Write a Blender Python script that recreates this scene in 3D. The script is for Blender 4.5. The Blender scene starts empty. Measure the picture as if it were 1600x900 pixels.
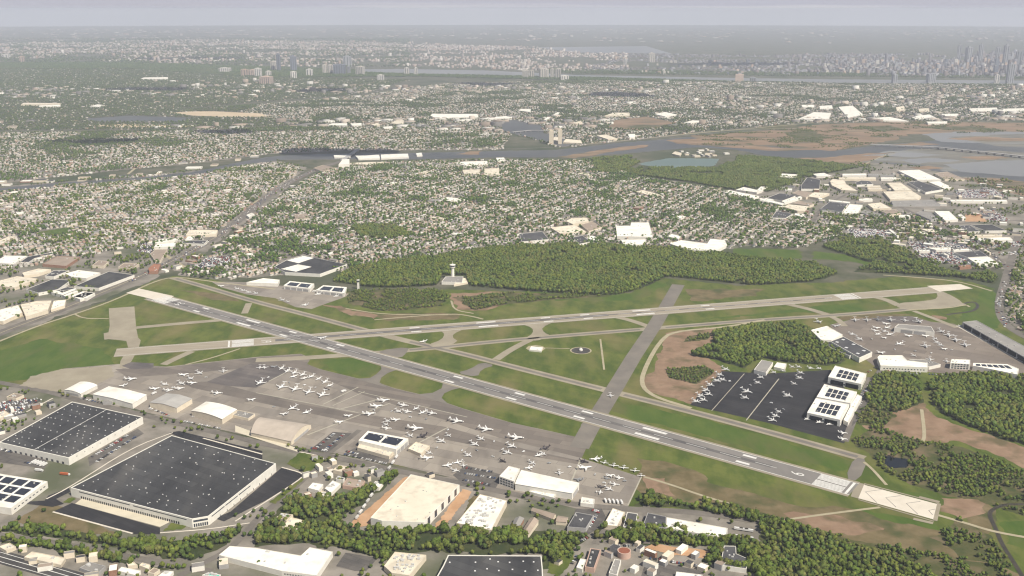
import bpy, bmesh, math, random
import numpy as np
from mathutils import Vector, Matrix
from mathutils.geometry import tessellate_polygon
random.seed(7)
rng = np.random.default_rng(11)
S = bpy.context.scene
COL = S.collection

# ------------------------------------------------------------------ camera, sky, sun, exposure
H, F, Y0 = 700.0, 1550.0, 14.0          # eye height, focal length in 1600-px units, row of the true horizontal
PITCH = math.atan((450 - Y0) / F)
CP, SP = math.cos(PITCH), math.sin(PITCH)
cam = bpy.data.cameras.new("camera"); co = bpy.data.objects.new("camera", cam); COL.objects.link(co)
co.location = (0, 0, H); co.rotation_euler = (math.pi / 2 - PITCH, 0, 0)
cam.sensor_width = 36; cam.lens = F / 1600 * 36; cam.clip_start = 5; cam.clip_end = 200000
S.camera = co
SUN_EL, SUN_AZ = math.radians(50), math.radians(135)   # azimuth measured clockwise from the view direction (+Y)
w = bpy.data.worlds.new("World"); S.world = w; w.use_nodes = True
nt = w.node_tree; nt.nodes.clear()
N = nt.nodes.new; L = nt.links.new
sky = N("ShaderNodeTexSky"); sky.sky_type = 'NISHITA'; sky.sun_disc = False
sky.sun_elevation = SUN_EL; sky.sun_rotation = SUN_AZ; sky.altitude = 300; sky.dust_density = 2.0
bg = N("ShaderNodeBackground"); bg.inputs[1].default_value = 0.06; L(sky.outputs[0], bg.inputs[0])
# banks of grey cloud low over the horizon
tc = N("ShaderNodeTexCoord"); sx = N("ShaderNodeSeparateXYZ"); L(tc.outputs['Generated'], sx.inputs[0])
mp = N("ShaderNodeMapping"); mp.inputs['Scale'].default_value = (3, 3, 150); L(tc.outputs['Generated'], mp.inputs[0])
nz = N("ShaderNodeTexNoise"); nz.inputs['Scale'].default_value = 1.0; nz.inputs['Detail'].default_value = 6; L(mp.outputs[0], nz.inputs[0])
el = N("ShaderNodeMapRange"); el.inputs[1].default_value = -0.016; el.inputs[2].default_value = 0.016; el.inputs[3].default_value = -0.5; el.inputs[4].default_value = 0.55; L(sx.outputs[2], el.inputs[0])
ad = N("ShaderNodeMath"); ad.operation = 'MULTIPLY_ADD'; ad.inputs[1].default_value = 0.95; L(nz.outputs[0], ad.inputs[0]); L(el.outputs[0], ad.inputs[2])
cr = N("ShaderNodeValToRGB"); e = cr.color_ramp.elements
e[0].position = 0.0; e[0].color = (0.60, 0.60, 0.63, 1)
e[1].position = 1.0; e[1].color = (0.46, 0.45, 0.50, 1)
for ps, cl in ((.25, (.62, .62, .65)), (.45, (.58, .57, .60)), (.62, (.46, .46, .53))):
    q = cr.color_ramp.elements.new(ps); q.color = (*cl, 1)
L(ad.outputs[0], cr.inputs[0])
bc = N("ShaderNodeBackground"); bc.inputs[1].default_value = 1.0; L(cr.outputs[0], bc.inputs[0])
cov = N("ShaderNodeMapRange"); cov.inputs[1].default_value = 0.03; cov.inputs[2].default_value = 0.14; cov.inputs[3].default_value = 1; cov.inputs[4].default_value = 0.06
L(sx.outputs[2], cov.inputs[0])
mx = N("ShaderNodeMixShader"); L(cov.outputs[0], mx.inputs[0]); L(bg.outputs[0], mx.inputs[1]); L(bc.outputs[0], mx.inputs[2])
ow = N("ShaderNodeOutputWorld"); L(mx.outputs[0], ow.inputs[0])
sl = bpy.data.lights.new("sun", 'SUN'); sl.energy = 5.0; sl.angle = math.radians(0.5); sl.color = (1, 0.93, 0.80)
so = bpy.data.objects.new("sun", sl); COL.objects.link(so)
SUND = Vector((math.sin(SUN_AZ) * math.cos(SUN_EL), math.cos(SUN_AZ) * math.cos(SUN_EL), math.sin(SUN_EL)))
so.rotation_euler = (-SUND).to_track_quat('-Z', 'Y').to_euler()
S.view_settings.view_transform = 'Standard'; S.view_settings.look = 'None'
S.view_settings.exposure = 0.17; S.view_settings.gamma = 1.0; S.view_settings.use_curve_mapping = False
S.cycles.max_bounces = 4; S.cycles.diffuse_bounces = 2; S.cycles.glossy_bounces = 2; S.cycles.volume_bounces = 2
S.cycles.use_denoising = True; S.cycles.filter_width = 1.2; S.cycles.use_adaptive_sampling = False; S.cycles.transparent_max_bounces = 4
HAZE_DENSITY = 4.3e-5

# ------------------------------------------------------------------ pixel <-> place
def P(px, py, z=0.0):
    x, y = px - 800.0, py - 450.0
    d = Vector((x, F * CP - y * SP, -F * SP - y * CP))
    t = (z - H) / d.z
    return Vector((d.x * t, d.y * t, z))
def proj(X, Y, z=0.0):
    dz = z - H; f = Y * CP - dz * SP; u = Y * SP + dz * CP
    return 800 + F * X / f, 450 - F * u / f
def Zm(ox, oy, s):
    return lambda *c: [(ox + a / s, oy + b / s) for a, b in zip(c[::2], c[1::2])]
Q1, Q2, Q3, Q4 = Zm(0, 450, 4), Zm(400, 450, 4), Zm(800, 450, 4), Zm(1200, 450, 4)
Q5, Q6, Q7, Q8 = Zm(0, 675, 4), Zm(400, 675, 4), Zm(800, 675, 4), Zm(1200, 675, 4)
U5, U6, U7, U8 = Zm(0, 225, 4), Zm(400, 225, 4), Zm(800, 225, 4), Zm(1200, 225, 4)
U1, U2, U3, U4 = Zm(0, 0, 4), Zm(400, 0, 4), Zm(800, 0, 4), Zm(1200, 0, 4)
RA, RB, RC = Zm(1180, 250, 6.667), Zm(1380, 250, 7.26), Zm(1380, 340, 7.26)
RF, RG = Zm(0, 330, 6.667), Zm(200, 330, 6.667)
PX = lambda *c: list(zip(c[::2], c[1::2]))

def pip(poly, x, y):
    ins = np.zeros(np.shape(x), bool); n = len(poly); j = n - 1
    for i in range(n):
        xi, yi = poly[i]; xj, yj = poly[j]
        if yi != yj:
            ins ^= ((yi > y) != (yj > y)) & (x < (xj - xi) * (y - yi) / (yj - yi) + xi)
        j = i
    return ins
def vnoise(x, y, seed=0):
    """smooth value noise, vectorised"""
    def h(i, j):
        v = np.sin(i * 127.1 + j * 311.7 + seed * 74.7) * 43758.5453
        return v - np.floor(v)
    i, j = np.floor(x), np.floor(y); fx, fy = x - i, y - j
    fx = fx * fx * (3 - 2 * fx); fy = fy * fy * (3 - 2 * fy)
    return (h(i, j) * (1 - fx) + h(i + 1, j) * fx) * (1 - fy) + (h(i, j + 1) * (1 - fx) + h(i + 1, j + 1) * fx) * fy
def fbm(x, y, seed=0):
    return (vnoise(x, y, seed) + .5 * vnoise(x * 2.1, y * 2.1, seed + 1) + .25 * vnoise(x * 4.3, y * 4.3, seed + 2)) / 1.75

# ------------------------------------------------------------------ materials
def mat(name, c1, c2=None, scale=0.05, rough=0.9, c3=None, scale2=None, detail=4, spec=0.2, lo=.35, hi=.65, stretch=None, rnd=0.0, metal=0, attr=False, slab_=None):
    m = bpy.data.materials.new(name); m.use_nodes = True; t = m.node_tree; b = t.nodes['Principled BSDF']
    b.inputs['Roughness'].default_value = rough; b.inputs['Specular IOR Level'].default_value = spec; b.inputs['Metallic'].default_value = metal
    n, l = t.nodes.new, t.links.new
    if attr:
        a = n('ShaderNodeAttribute'); a.attribute_name = 'Col'; out = a.outputs['Color']
    elif c2 is None:
        r = n('ShaderNodeRGB'); r.outputs[0].default_value = (*c1, 1); out = r.outputs[0]
    else:
        g = n('ShaderNodeNewGeometry'); src = g.outputs['Position']
        if stretch:
            mpn = n('ShaderNodeMapping'); mpn.inputs['Rotation'].default_value = (0, 0, stretch[0]); mpn.inputs['Scale'].default_value = (1, stretch[1], 1); l(src, mpn.inputs[0]); src = mpn.outputs[0]
        z = n('ShaderNodeTexNoise'); z.inputs['Scale'].default_value = scale; z.inputs['Detail'].default_value = detail; z.inputs['Roughness'].default_value = .62; l(src, z.inputs[0])
        r = n('ShaderNodeValToRGB'); r.color_ramp.elements[0].position = lo; r.color_ramp.elements[1].position = hi
        r.color_ramp.elements[0].color = (*c1, 1); r.color_ramp.elements[1].color = (*c2, 1); l(z.outputs[0], r.inputs[0]); out = r.outputs[0]
        if c3:
            z2 = n('ShaderNodeTexNoise'); z2.inputs['Scale'].default_value = scale2; z2.inputs['Detail'].default_value = 5; l(src, z2.inputs[0])
            r2 = n('ShaderNodeValToRGB'); r2.color_ramp.elements[0].position = .5; r2.color_ramp.elements[1].position = .68; l(z2.outputs[0], r2.inputs[0])
            mxn = n('ShaderNodeMix'); mxn.data_type = 'RGBA'; l(r2.outputs[0], mxn.inputs['Factor']); l(out, mxn.inputs['A']); mxn.inputs['B'].default_value = (*c3, 1); out = mxn.outputs['Result']
    if slab_:
        g2 = n('ShaderNodeNewGeometry'); mq = n('ShaderNodeMapping'); mq.inputs['Rotation'].default_value = (0, 0, slab_[0]); l(g2.outputs['Position'], mq.inputs[0])
        bt = n('ShaderNodeTexBrick'); bt.inputs['Scale'].default_value = 1.0; bt.inputs['Brick Width'].default_value = slab_[1]; bt.inputs['Row Height'].default_value = slab_[2]; am = slab_[3] if len(slab_) > 3 else .16; bt.inputs['Mortar Size'].default_value = .35
        bt.inputs['Color1'].default_value = (1 - am, 1 - am, 1 - am * .95, 1); bt.inputs['Color2'].default_value = (1 + am * .9, 1 + am * .85, 1 + am * .7, 1); bt.inputs['Mortar'].default_value = (1 - am * 1.8, 1 - am * 1.85, 1 - am * 1.9, 1); l(mq.outputs[0], bt.inputs['Vector'])
        mb = n('ShaderNodeMix'); mb.data_type = 'RGBA'; mb.blend_type = 'MULTIPLY'; mb.inputs['Factor'].default_value = 1; l(out, mb.inputs['A']); l(bt.outputs['Color'], mb.inputs['B']); out = mb.outputs['Result']
    if rnd:
        oi = n('ShaderNodeObjectInfo'); mr = n('ShaderNodeMapRange'); mr.inputs[3].default_value = 1 - rnd; mr.inputs[4].default_value = 1 + rnd; l(oi.outputs['Random'], mr.inputs[0])
        hs = n('ShaderNodeHueSaturation'); l(mr.outputs[0], hs.inputs['Value']); l(out, hs.inputs['Color']); out = hs.outputs[0]
    l(out, b.inputs['Base Color'])
    return m
M = dict(
 ground=mat('ground', (.060, .072, .036), (.145, .135, .10), .012, c3=(.045, .065, .030), scale2=.003),
 town=mat('town_ground', (.17, .155, .13), (.30, .27, .235), .02, c3=(.10, .11, .065), scale2=.006, detail=8),
 grass=mat('grass', (.064, .096, .015), (.120, .142, .029), .03, c3=(.165, .150, .055), scale2=.012, detail=12, lo=.40, hi=.60, stretch=(.45, .45), slab_=(.43, 900, 15, .07)),
 lush=mat('lush_grass', (.052, .098, .012), (.090, .130, .022), .03, c3=(.115, .118, .038), scale2=.012, detail=12, stretch=(.45, .4)),
 dry=mat('dry_grass', (.12, .098, .045), (.20, .155, .085), .035, c3=(.07, .08, .028), scale2=.02, detail=12),
 soil=mat('soil', (.215, .140, .090), (.300, .205, .140), .03, c3=(.13, .105, .055), scale2=.025, detail=12),
 marsh=mat('marsh', (.20, .135, .085), (.30, .205, .135), .006, c3=(.10, .10, .060), scale2=.0035, detail=12, stretch=(.1, 2.5)),
 wood=mat('wood_floor', (.035, .050, .018), (.07, .075, .03), .03),
 scrub=mat('scrub_floor', (.055, .070, .022), (.105, .098, .040), .04, c3=(.17, .13, .08), scale2=.02, detail=12),
 apron=mat('apron_concrete', (.250, .220, .188), (.315, .282, .245), .012, c3=(.215, .19, .165), scale2=.03, detail=9, stretch=(-.5, .3), slab_=(.42, 62, 26)),
 apron2=mat('old_asphalt', (.150, .132, .118), (.205, .178, .155), .014, detail=9, stretch=(-.5, .25), slab_=(.42, 110, 16)),
 apron3=mat('dark_apron', (.115, .105, .105), (.17, .15, .14), .02, detail=9, stretch=(-.5, .3), slab_=(.42, 40, 12)),
 brownapron=mat('brown_apron', (.180, .152, .130), (.240, .206, .178), .012, detail=9, slab_=(.62, 80, 22)),
 taxi=mat('taxiway', (.28, .245, .185), (.35, .31, .235), .02, detail=8),
 taxid=mat('taxiway_asphalt', (.165, .150, .135), (.22, .198, .17), .02, detail=8),
 runway=mat('runway_asphalt', (.19, .178, .168), (.25, .233, .218), .015, detail=8, stretch=(.45, .2)),
 runwayb=mat('runway_old', (.30, .26, .20), (.37, .325, .255), .015, detail=8, stretch=(.08, 6)),
 rubber=mat('tyre_rubber', (.105, .10, .10), (.165, .156, .150), .012, detail=8, stretch=(.45, .1)),
 rubberb=mat('tyre_rubber_b', (.12, .115, .11), (.19, .18, .165), .012, detail=8),
 pad=mat('pale_pad', (.60, .545, .46), (.70, .64, .55), .03, detail=8),
 paint=mat('white_paint', (.74, .73, .70), (.60, .59, .56), .2),
 yellow=mat('pale_line', (.45, .42, .34), (.36, .34, .28), .1),
 black=mat('new_asphalt', (.026, .026, .030), (.042, .041, .045), .02, detail=8, slab_=(.62, 70, 8)),
 road=mat('road_asphalt', (.135, .122, .108), (.20, .18, .158), .03, detail=8),
 roadd=mat('dark_road', (.055, .052, .052), (.085, .08, .078), .03),
 path=mat('gravel_path', (.34, .30, .20), (.42, .37, .26), .05),
 lot=mat('parking_lot', (.090, .085, .082), (.155, .142, .13), .02, detail=8, slab_=(.5, 30, 9)),
 sand=mat('pale_sand', (.50, .39, .26), (.60, .49, .35), .01, detail=8),
 conc=mat('concrete', (.55, .50, .39), (.64, .58, .46), .03),
 dirt=mat('orange_dirt', (.42, .25, .14), (.52, .33, .20), .04),
 water=mat('river_water', (.075, .078, .080), (.115, .115, .112), .0012, rough=.4, spec=.15),
 widew=mat('wide_water', (.19, .195, .20), (.25, .25, .25), .0008, rough=.4, spec=.2),  # pale base colour stands for silty water and the sky's glare on it
 flat=mat('tidal_flat', (.13, .125, .105), (.235, .22, .185), .006, rough=.6, spec=.2, c3=(.24, .245, .24), scale2=.002, detail=9, stretch=(.2, 3)),
 pond=mat('green_pond', (.115, .17, .145), (.14, .195, .165), .002, rough=.3, spec=.5),
 creek=mat('creek_water', (.040, .036, .028), (.07, .06, .045), .05, rough=.4),
 darkpond=mat('dark_pond', (.008, .010, .013), rough=.1, spec=.5),
 wallw=mat('white_wall', (.80, .77, .70), (.72, .69, .62), .12, rnd=.05),
 wallc=mat('cream_wall', (.72, .64, .51), (.64, .56, .44), .12, rnd=.08),
 wallg=mat('grey_wall', (.40, .39, .38), (.34, .33, .32), .12, rnd=.1),
 wallb=mat('brick_wall', (.28, .15, .10), (.34, .20, .14), .2, rnd=.1),
 roofw=mat('white_roof', (.88, .85, .77), (.82, .79, .71), .03, c3=(.72, .68, .60), scale2=.05, detail=8, rnd=.04),
 roofc=mat('cream_roof', (.78, .71, .58), (.68, .61, .49), .03, c3=(.58, .52, .42), scale2=.06, detail=8, rnd=.07),
 roofg=mat('grey_roof', (.30, .285, .265), (.23, .22, .21), .03, detail=8, rnd=.12),
 roofs=mat('silver_roof', (.44, .425, .40), (.38, .365, .345), .05, detail=8), roofv=mat('vault_roof', (.52, .45, .38), (.44, .38, .32), .05, detail=8),
 rooft=mat('tan_roof', (.36, .29, .235), (.29, .235, .19), .04, detail=8, rnd=.1),
 roofd=mat('dark_roof', (.042, .043, .047), (.072, .073, .077), .02, c3=(.105, .102, .10), scale2=.016, detail=8, stretch=(.3, .2), slab_=(.55, 60, 14)),
 roofk=mat('charcoal_roof', (.060, .060, .066), (.095, .094, .098), .02, detail=8, rnd=.15),
 roofr=mat('red_roof', (.42, .20, .13), (.34, .16, .10), .05, rnd=.1),
 solar=mat('solar_panel', (.018, .020, .030), (.028, .030, .042), .3, rough=.3, spec=.5),
 glass=mat('window_glass', (.035, .045, .06), (.06, .07, .085), .2, rough=.15, spec=.5),
 dark=mat('dark_opening', (.018, .018, .022)),
 unit=mat('roof_unit_metal', (.62, .61, .58), (.48, .47, .45), .5, rough=.6),
 sky_l=mat('skylight_plastic', (.75, .75, .74), rough=.4),
 plane=mat('aircraft_paint', (.74, .73, .71), rough=.35, spec=.5, rnd=.03),
 planed=mat('aircraft_dark_paint', (.055, .045, .05), rough=.35, spec=.5),
 planeg=mat('aircraft_grey_paint', (.28, .29, .30), rough=.35, spec=.5),
 metal=mat('engine_metal', (.50, .50, .50), rough=.4, metal=.4),
 tyre=mat('tyre', (.02, .02, .02)),
 trunk=mat('bark', (.09, .07, .05)),
 leaf=mat('foliage', (0, 0, 0), attr=True, rough=.8, spec=.1, rnd=.22),
 leafs=mat('foliage_mass', (0, 0, 0), attr=True, rough=.8, spec=.1),
 vcol=mat('town_mass', (0, 0, 0), attr=True, rough=.85, spec=.15),
 yellowp=mat('yellow_machine', (.62, .42, .06), rough=.5),
 orange=mat('orange_trailer', (.50, .13, .05), rough=.5), teal=mat('teal_roof', (.10, .50, .42)), rust=mat('rusty_cover', (.30, .11, .065), (.24, .085, .05), .3),
 pinkw=mat('pink_concrete', (.52, .36, .29)),
)
for i, c in enumerate([(.78, .78, .77), (.05, .05, .055), (.33, .34, .35), (.55, .54, .52), (.30, .05, .04), (.06, .09, .18)]):
    M['car%d' % i] = mat('car_paint', c, rough=.3, spec=.5)
for i, c in enumerate([(.58, .54, .48), (.60, .47, .39), (.36, .37, .39), (.68, .65, .60), (.17, .19, .23), (.50, .38, .30)]):
    M['tw%d' % i] = mat('tower_wall', c, tuple(v * .85 for v in c), .05, rnd=.1)

# ------------------------------------------------------------------ object helpers
def link(name, verts, faces, m, parent=None, mi=None, smooth=False):
    me = bpy.data.meshes.new(name); me.from_pydata([tuple(v) for v in verts], [], faces); 
    for x in (m if isinstance(m, (list, tuple)) else [m]): me.materials.append(x)
    if mi is not None: me.polygons.foreach_set('material_index', mi)
    if smooth: me.polygons.foreach_set('use_smooth', [True] * len(me.polygons))
    me.update()
    o = bpy.data.objects.new(name, me); COL.objects.link(o)
    if parent: o.parent = parent
    return o
def tag(o, label, cat, group=None):
    o['label'] = label; o['category'] = cat
    if group: o['group'] = group
    return o
def empty(name, loc, rz=0):
    o = bpy.data.objects.new(name, None); COL.objects.link(o); o.location = loc; o.rotation_euler = (0, 0, rz); o.empty_display_size = 1
    return o
def copy_tree(o):
    r = o.copy(); COL.objects.link(r)
    for c in o.children:
        k = c.copy(); COL.objects.link(k); k.parent = r
        for g in c.children:
            d = g.copy(); COL.objects.link(d); d.parent = k
    return r
def area2(p): return sum(p[i - 1][0] * p[i][1] - p[i][0] * p[i - 1][1] for i in range(len(p)))
def ccw(p): return list(p) if area2(p) > 0 else list(p)[::-1]
ORD = ['first', 'second', 'third', 'fourth', 'fifth', 'sixth', 'seventh', 'eighth', 'ninth', 'tenth', 'eleventh', 'twelfth', 'thirteenth', 'fourteenth', 'fifteenth', 'sixteenth', 'seventeenth', 'eighteenth', 'nineteenth', 'twentieth']
def nth(i):
    if i < 20: return ORD[i]
    tens = {2: 'twenty', 3: 'thirty', 4: 'forty', 5: 'fifty', 6: 'sixty', 7: 'seventy', 8: 'eighty'}
    a, b = divmod(i + 1, 10)
    return (tens[a][:-1] + 'ieth') if b == 0 else tens[a] + '-' + ORD[b - 1]

def chaikin(p, k=2, closed=True):
    for _ in range(k):
        q = []; n = len(p)
        for i in range(n if closed else n - 1):
            a, b = p[i], p[(i + 1) % n]
            q += [a * .75 + b * .25, a * .25 + b * .75]
        if not closed: q = [p[0]] + q + [p[-1]]
        p = q
    return p
def sheet(name, polys, z, m, rough=0.0, smooth=0, kind='structure'):
    """flat ground sheet(s) of one surface; rough = metres of ragged edge"""
    V, Fc = [], []
    if not isinstance(polys[0], list): polys = [polys]
    for k, poly in enumerate(polys):
        p = [P(a, b) for a, b in poly]
        if smooth: p = chaikin(p, smooth)
        if rough:
            q = []
            for i in range(len(p)):
                a, b = p[i], p[(i + 1) % len(p)]; n = max(1, min(60, int((b - a).length / (rough * 1.2))))
                q += [a.lerp(b, t / n) for t in range(n)]
            p = []
            for v in q:
                dx = (float(fbm(np.float64(v.x / rough / 4), np.float64(v.y / rough / 4), 3)) - .5) * 4 * rough
                dy = (float(fbm(np.float64(v.x / rough / 4), np.float64(v.y / rough / 4), 9)) - .5) * 4 * rough
                p.append(Vector((v.x + dx, v.y + dy, 0)))
        p = ccw([Vector((v.x, v.y, z + k * .002)) for v in p]); o = len(V); V += p
        for t in tessellate_polygon([p]):
            a, b, c = t
            if (p[b] - p[a]).cross(p[c] - p[a]).z < 0: b, c = c, b
            Fc.append((a + o, b + o, c + o))
    o = link(name, V, Fc, m); o['kind'] = kind
    return o
def ribbon(pts, width, z, V, Fc):
    n = len(pts); o = len(V)
    for i in range(n):
        t = (pts[min(i + 1, n - 1)] - pts[max(i - 1, 0)]); t.z = 0; t.normalize(); s = Vector((-t.y, t.x, 0)) * width / 2
        V += [Vector((pts[i].x, pts[i].y, z)) - s, Vector((pts[i].x, pts[i].y, z)) + s]
    for i in range(n - 1): Fc.append((o + 2 * i, o + 2 * i + 2, o + 2 * i + 3, o + 2 * i + 1))
def strips(name, lines, z, m, smooth=2):
    V, Fc = [], []
    for k, (wd, pl) in enumerate(lines):
        p = [P(a, b) for a, b in pl]
        if smooth and len(p) > 2: p = chaikin(p, smooth, False)
        ribbon(p, wd, z + k * .003, V, Fc)
    o = link(name, V, Fc, m); o['kind'] = 'structure'
    return o

# ------------------------------------------------------------------ the ground and the air
RG_ = 47000.0
V, Fc = [Vector((0, 0, 0))], []
radii = [400, 900, 1500, 2200, 3000, 4000, 5500, 7500, 10000, 14000, 20000, 30000, RG_]; NS = 96
for r in radii:
    for a in range(NS): V.append(Vector((r * math.cos(a * 2 * math.pi / NS), r * math.sin(a * 2 * math.pi / NS), 0)))
for a in range(NS): Fc.append((0, 1 + a, 1 + (a + 1) % NS))
for k in range(len(radii) - 1):
    for a in range(NS):
        i, j = 1 + k * NS, 1 + (k + 1) * NS
        Fc.append((i + a, j + a, j + (a + 1) % NS, i + (a + 1) % NS))
g = link('ground', V, Fc, M['ground']); g['kind'] = 'structure'

hb = 48500.0
hv = [(sx_ * hb, sy_ * hb, sz_) for sz_ in (-2.0, H + 25) for sx_, sy_ in ((-1, -1), (1, -1), (1, 1), (-1, 1))]
hm = bpy.data.materials.new('haze'); hm.use_nodes = True; t = hm.node_tree; t.nodes.clear()
ho = t.nodes.new('ShaderNodeOutputMaterial'); hp = t.nodes.new('ShaderNodeVolumePrincipled')
hp.inputs['Color'].default_value = (.80, .85, 1.0, 1); hp.inputs['Density'].default_value = HAZE_DENSITY; hp.inputs['Anisotropy'].default_value = 0.0
t.links.new(hp.outputs[0], ho.inputs['Volume'])
hz = link('haze', hv, [(3, 2, 1, 0), (4, 5, 6, 7), (0, 1, 5, 4), (1, 2, 6, 5), (2, 3, 7, 6), (3, 0, 4, 7)], hm); hz['kind'] = 'stuff'

# ---- town ground, fields and marsh beyond the airport
TOWN = [PX(-60, 295, 100, 284, 330, 264, 430, 250, 480, 262, 440, 300, 400, 335, 340, 378, 290, 425, 262, 420, 240, 438, 0, 530, -60, 545),
        PX(1130, 300, 1200, 280, 1300, 262, 1380, 252, 1560, 275, 1660, 330, 1660, 560, 1568, 500, 1568, 420, 1420, 415, 1290, 370, 1150, 330),
        PX(-80, 605, 60, 603, 130, 618, 330, 672, 520, 712, 740, 754, 870, 785, 1080, 797, 1200, 812, 1195, 905, 1140, 960, -80, 960)]
TOWN.append(PX(500, 268, 560, 254, 700, 251, 960, 252, 990, 275, 1130, 298, 1240, 332, 1300, 372, 1140, 388, 1000, 384, 760, 388, 680, 404, 600, 410, 540, 424, 330, 437, 275, 430, 350, 382, 405, 335, 440, 305))
TOWN.append(PX(-80, 298, 0, 286, 130, 272, 330, 252, 430, 240, 560, 235, 780, 234, 800, 210, 640, 198, 400, 200, 200, 206, -80, 208))
sheet('town_ground', TOWN, .06, M['town'], rough=8)
GRASSF = PX(-40, 545, 0, 532, 60, 508, 120, 489, 180, 466, 240, 438, 276, 431, 330, 437, 400, 447, 520, 455, 560, 470, 700, 452, 850, 457, 985, 458, 1035, 434, 1150, 446, 1300, 441, 1400, 432, 1500, 437, 1552, 450, 1560, 500, 1600, 530, 1640, 560, 1640, 960, 1190, 960, 1195, 818, 1080, 797, 960, 790, 740, 750, 520, 708, 330, 668, 130, 612, 60, 602, -40, 605)
sheet('grass', GRASSF, .10, M['grass'], rough=4)
sheet('lush_grass', [PX(-40, 560, 60, 530, 160, 545, 180, 570, 30, 595, -40, 598), PX(955, 625, 1100, 655, 1330, 720, 1325, 738, 1240, 720, 960, 645), PX(500, 560, 560, 560, 595, 573, 580, 590, 520, 580),
    PX(1330, 795, 1460, 818, 1480, 828, 1400, 818), PX(1090, 500, 1280, 478, 1390, 470, 1385, 487, 1240, 488), PX(1480, 520, 1560, 520, 1560, 460, 1540, 450, 1500, 490), PX(1560, 815, 1640, 815, 1640, 860, 1570, 850),
    PX(1350, 765, 1450, 770, 1470, 785, 1380, 775), PX(1145, 388, 1250, 390, 1252, 404, 1150, 404), PX(1270, 392, 1362, 402, 1365, 415, 1325, 408, 1270, 405), PX(815, 455, 985, 460, 1030, 437, 1046, 440, 1000, 470, 870, 470), PX(60, 362, 110, 355, 105, 366, 60, 368)], .125, M['lush'], rough=6)
sheet('dry_grass', [PX(1000, 715, 1070, 728, 1120, 760, 1190, 780, 1260, 790, 1340, 800, 1480, 825, 1520, 860, 1600, 900, 1600, 960, 1500, 900, 1350, 850, 1210, 815, 1090, 790, 1000, 770, 985, 760),
    PX(280, 452, 360, 462, 375, 472, 330, 468), PX(1075, 452, 1200, 452, 1180, 462, 1080, 470), PX(520, 485, 600, 500, 700, 500, 730, 490, 600, 490), PX(1490, 790, 1545, 785, 1560, 830, 1530, 850), PX(1300, 500, 1340, 492, 1420, 490, 1400, 494, 1330, 500)], .13, M['dry'], rough=9)
sheet('soil', [PX(1040, 520, 1110, 510, 1130, 525, 1090, 545, 1115, 565, 1130, 580, 1085, 632, 1010, 610, 1005, 600, 1030, 560), PX(1400, 640, 1440, 625, 1460, 650, 1530, 675, 1640, 710, 1640, 745, 1500, 690, 1440, 690, 1350, 670, 1345, 655),
    PX(1475, 778, 1530, 778, 1535, 800, 1500, 812, 1470, 800), PX(505, 476, 530, 478, 560, 488, 590, 492, 588, 497, 545, 492), PX(700, 458, 780, 456, 800, 468, 760, 485, 712, 485, 710, 470), PX(1005, 742, 1040, 750, 1060, 775, 1010, 770), PX(1220, 800, 1300, 805, 1380, 825, 1330, 838, 1230, 818), PX(1455, 492, 1480, 495, 1478, 500, 1460, 500)], .16, M['soil'], rough=6)
sheet('marsh', [PX(960, 188, 1010, 182, 1055, 192, 1030, 200, 990, 203, 950, 200), PX(1080, 212, 1200, 204, 1270, 195, 1400, 190, 1640, 192, 1640, 206, 1420, 210, 1400, 218, 1300, 236, 1200, 232, 1090, 226), PX(1310, 258, 1390, 238, 1395, 244, 1350, 256), PX(1500, 278, 1560, 279, 1660, 290, 1660, 320, 1570, 300)], .12, M['marsh'], rough=14)
sheet('sandy_bank', [PX(262, 176, 300, 174, 340, 174, 410, 177.5, 425, 182, 360, 183, 300, 180.5), PX(130, 196, 200, 194, 330, 197, 280, 199, 180, 199)], .14, M['sand'], rough=8)
sheet('marsh_bank', [PX(1500, 246, 1545, 243, 1585, 247, 1530, 250), PX(1415, 261, 1450, 259, 1475, 263, 1440, 265), PX(1480, 217, 1530, 213, 1580, 216, 1640, 215, 1640, 220, 1540, 221), PX(1395, 226, 1440, 222, 1470, 226, 1430, 228), PX(870, 246, 920, 237, 975, 229, 1015, 226, 1010, 230, 960, 237, 900, 247), PX(715, 241, 735, 236, 755, 236, 745, 242), PX(1040, 219, 1090, 216, 1150, 224, 1210, 230, 1280, 234, 1210, 236, 1120, 229, 1060, 224), PX(1245, 247, 1290, 246, 1350, 240, 1400, 238, 1380, 246, 1330, 256, 1280, 253)], .30, M['marsh'], rough=9)
sheet('river', [PX(-80, 303, 0, 294, 100, 285, 200, 279, 300, 269, 400, 248, 440, 243, 500, 241, 640, 239, 780, 236, 870, 234, 960, 224, 1080, 214, 1120, 222, 1200, 228, 1300, 236, 1380, 226, 1640, 205, 1640, 290, 1560, 278, 1500, 276, 1420, 258, 1300, 250, 1200, 244, 1150, 234, 1090, 230, 980, 240, 870, 246, 780, 246, 640, 249, 500, 249, 440, 250, 400, 255, 300, 275, 200, 284, 100, 290, 0, 301, -80, 310),
    PX(775, 196, 800, 187, 845, 196, 850, 208, 905, 225, 880, 230, 830, 216, 790, 206), PX(125, 186, 200, 181, 300, 184, 280, 190, 150, 190)], .2, M['water'], rough=6)
sheet('wide_river', [PX(560, 108, 640, 108, 760, 110, 900, 117, 1100, 121, 1300, 124, 1640, 126, 1640, 132, 1350, 130, 1150, 127, 950, 121, 800, 118, 640, 115, 560, 112), PX(840, 74, 1010, 72, 1050, 84, 900, 82), PX(1440, 209, 1500, 206, 1640, 206, 1640, 226, 1560, 224, 1470, 222)], .24, M['widew'], rough=14)
sheet('tidal_channel', [PX(1480, 258, 1560, 250, 1640, 252, 1640, 278, 1570, 274, 1500, 268), PX(1340, 243, 1420, 238, 1480, 242, 1430, 246), PX(1400, 250, 1470, 247, 1500, 252, 1440, 256)], .34, M['widew'], rough=18)
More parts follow.
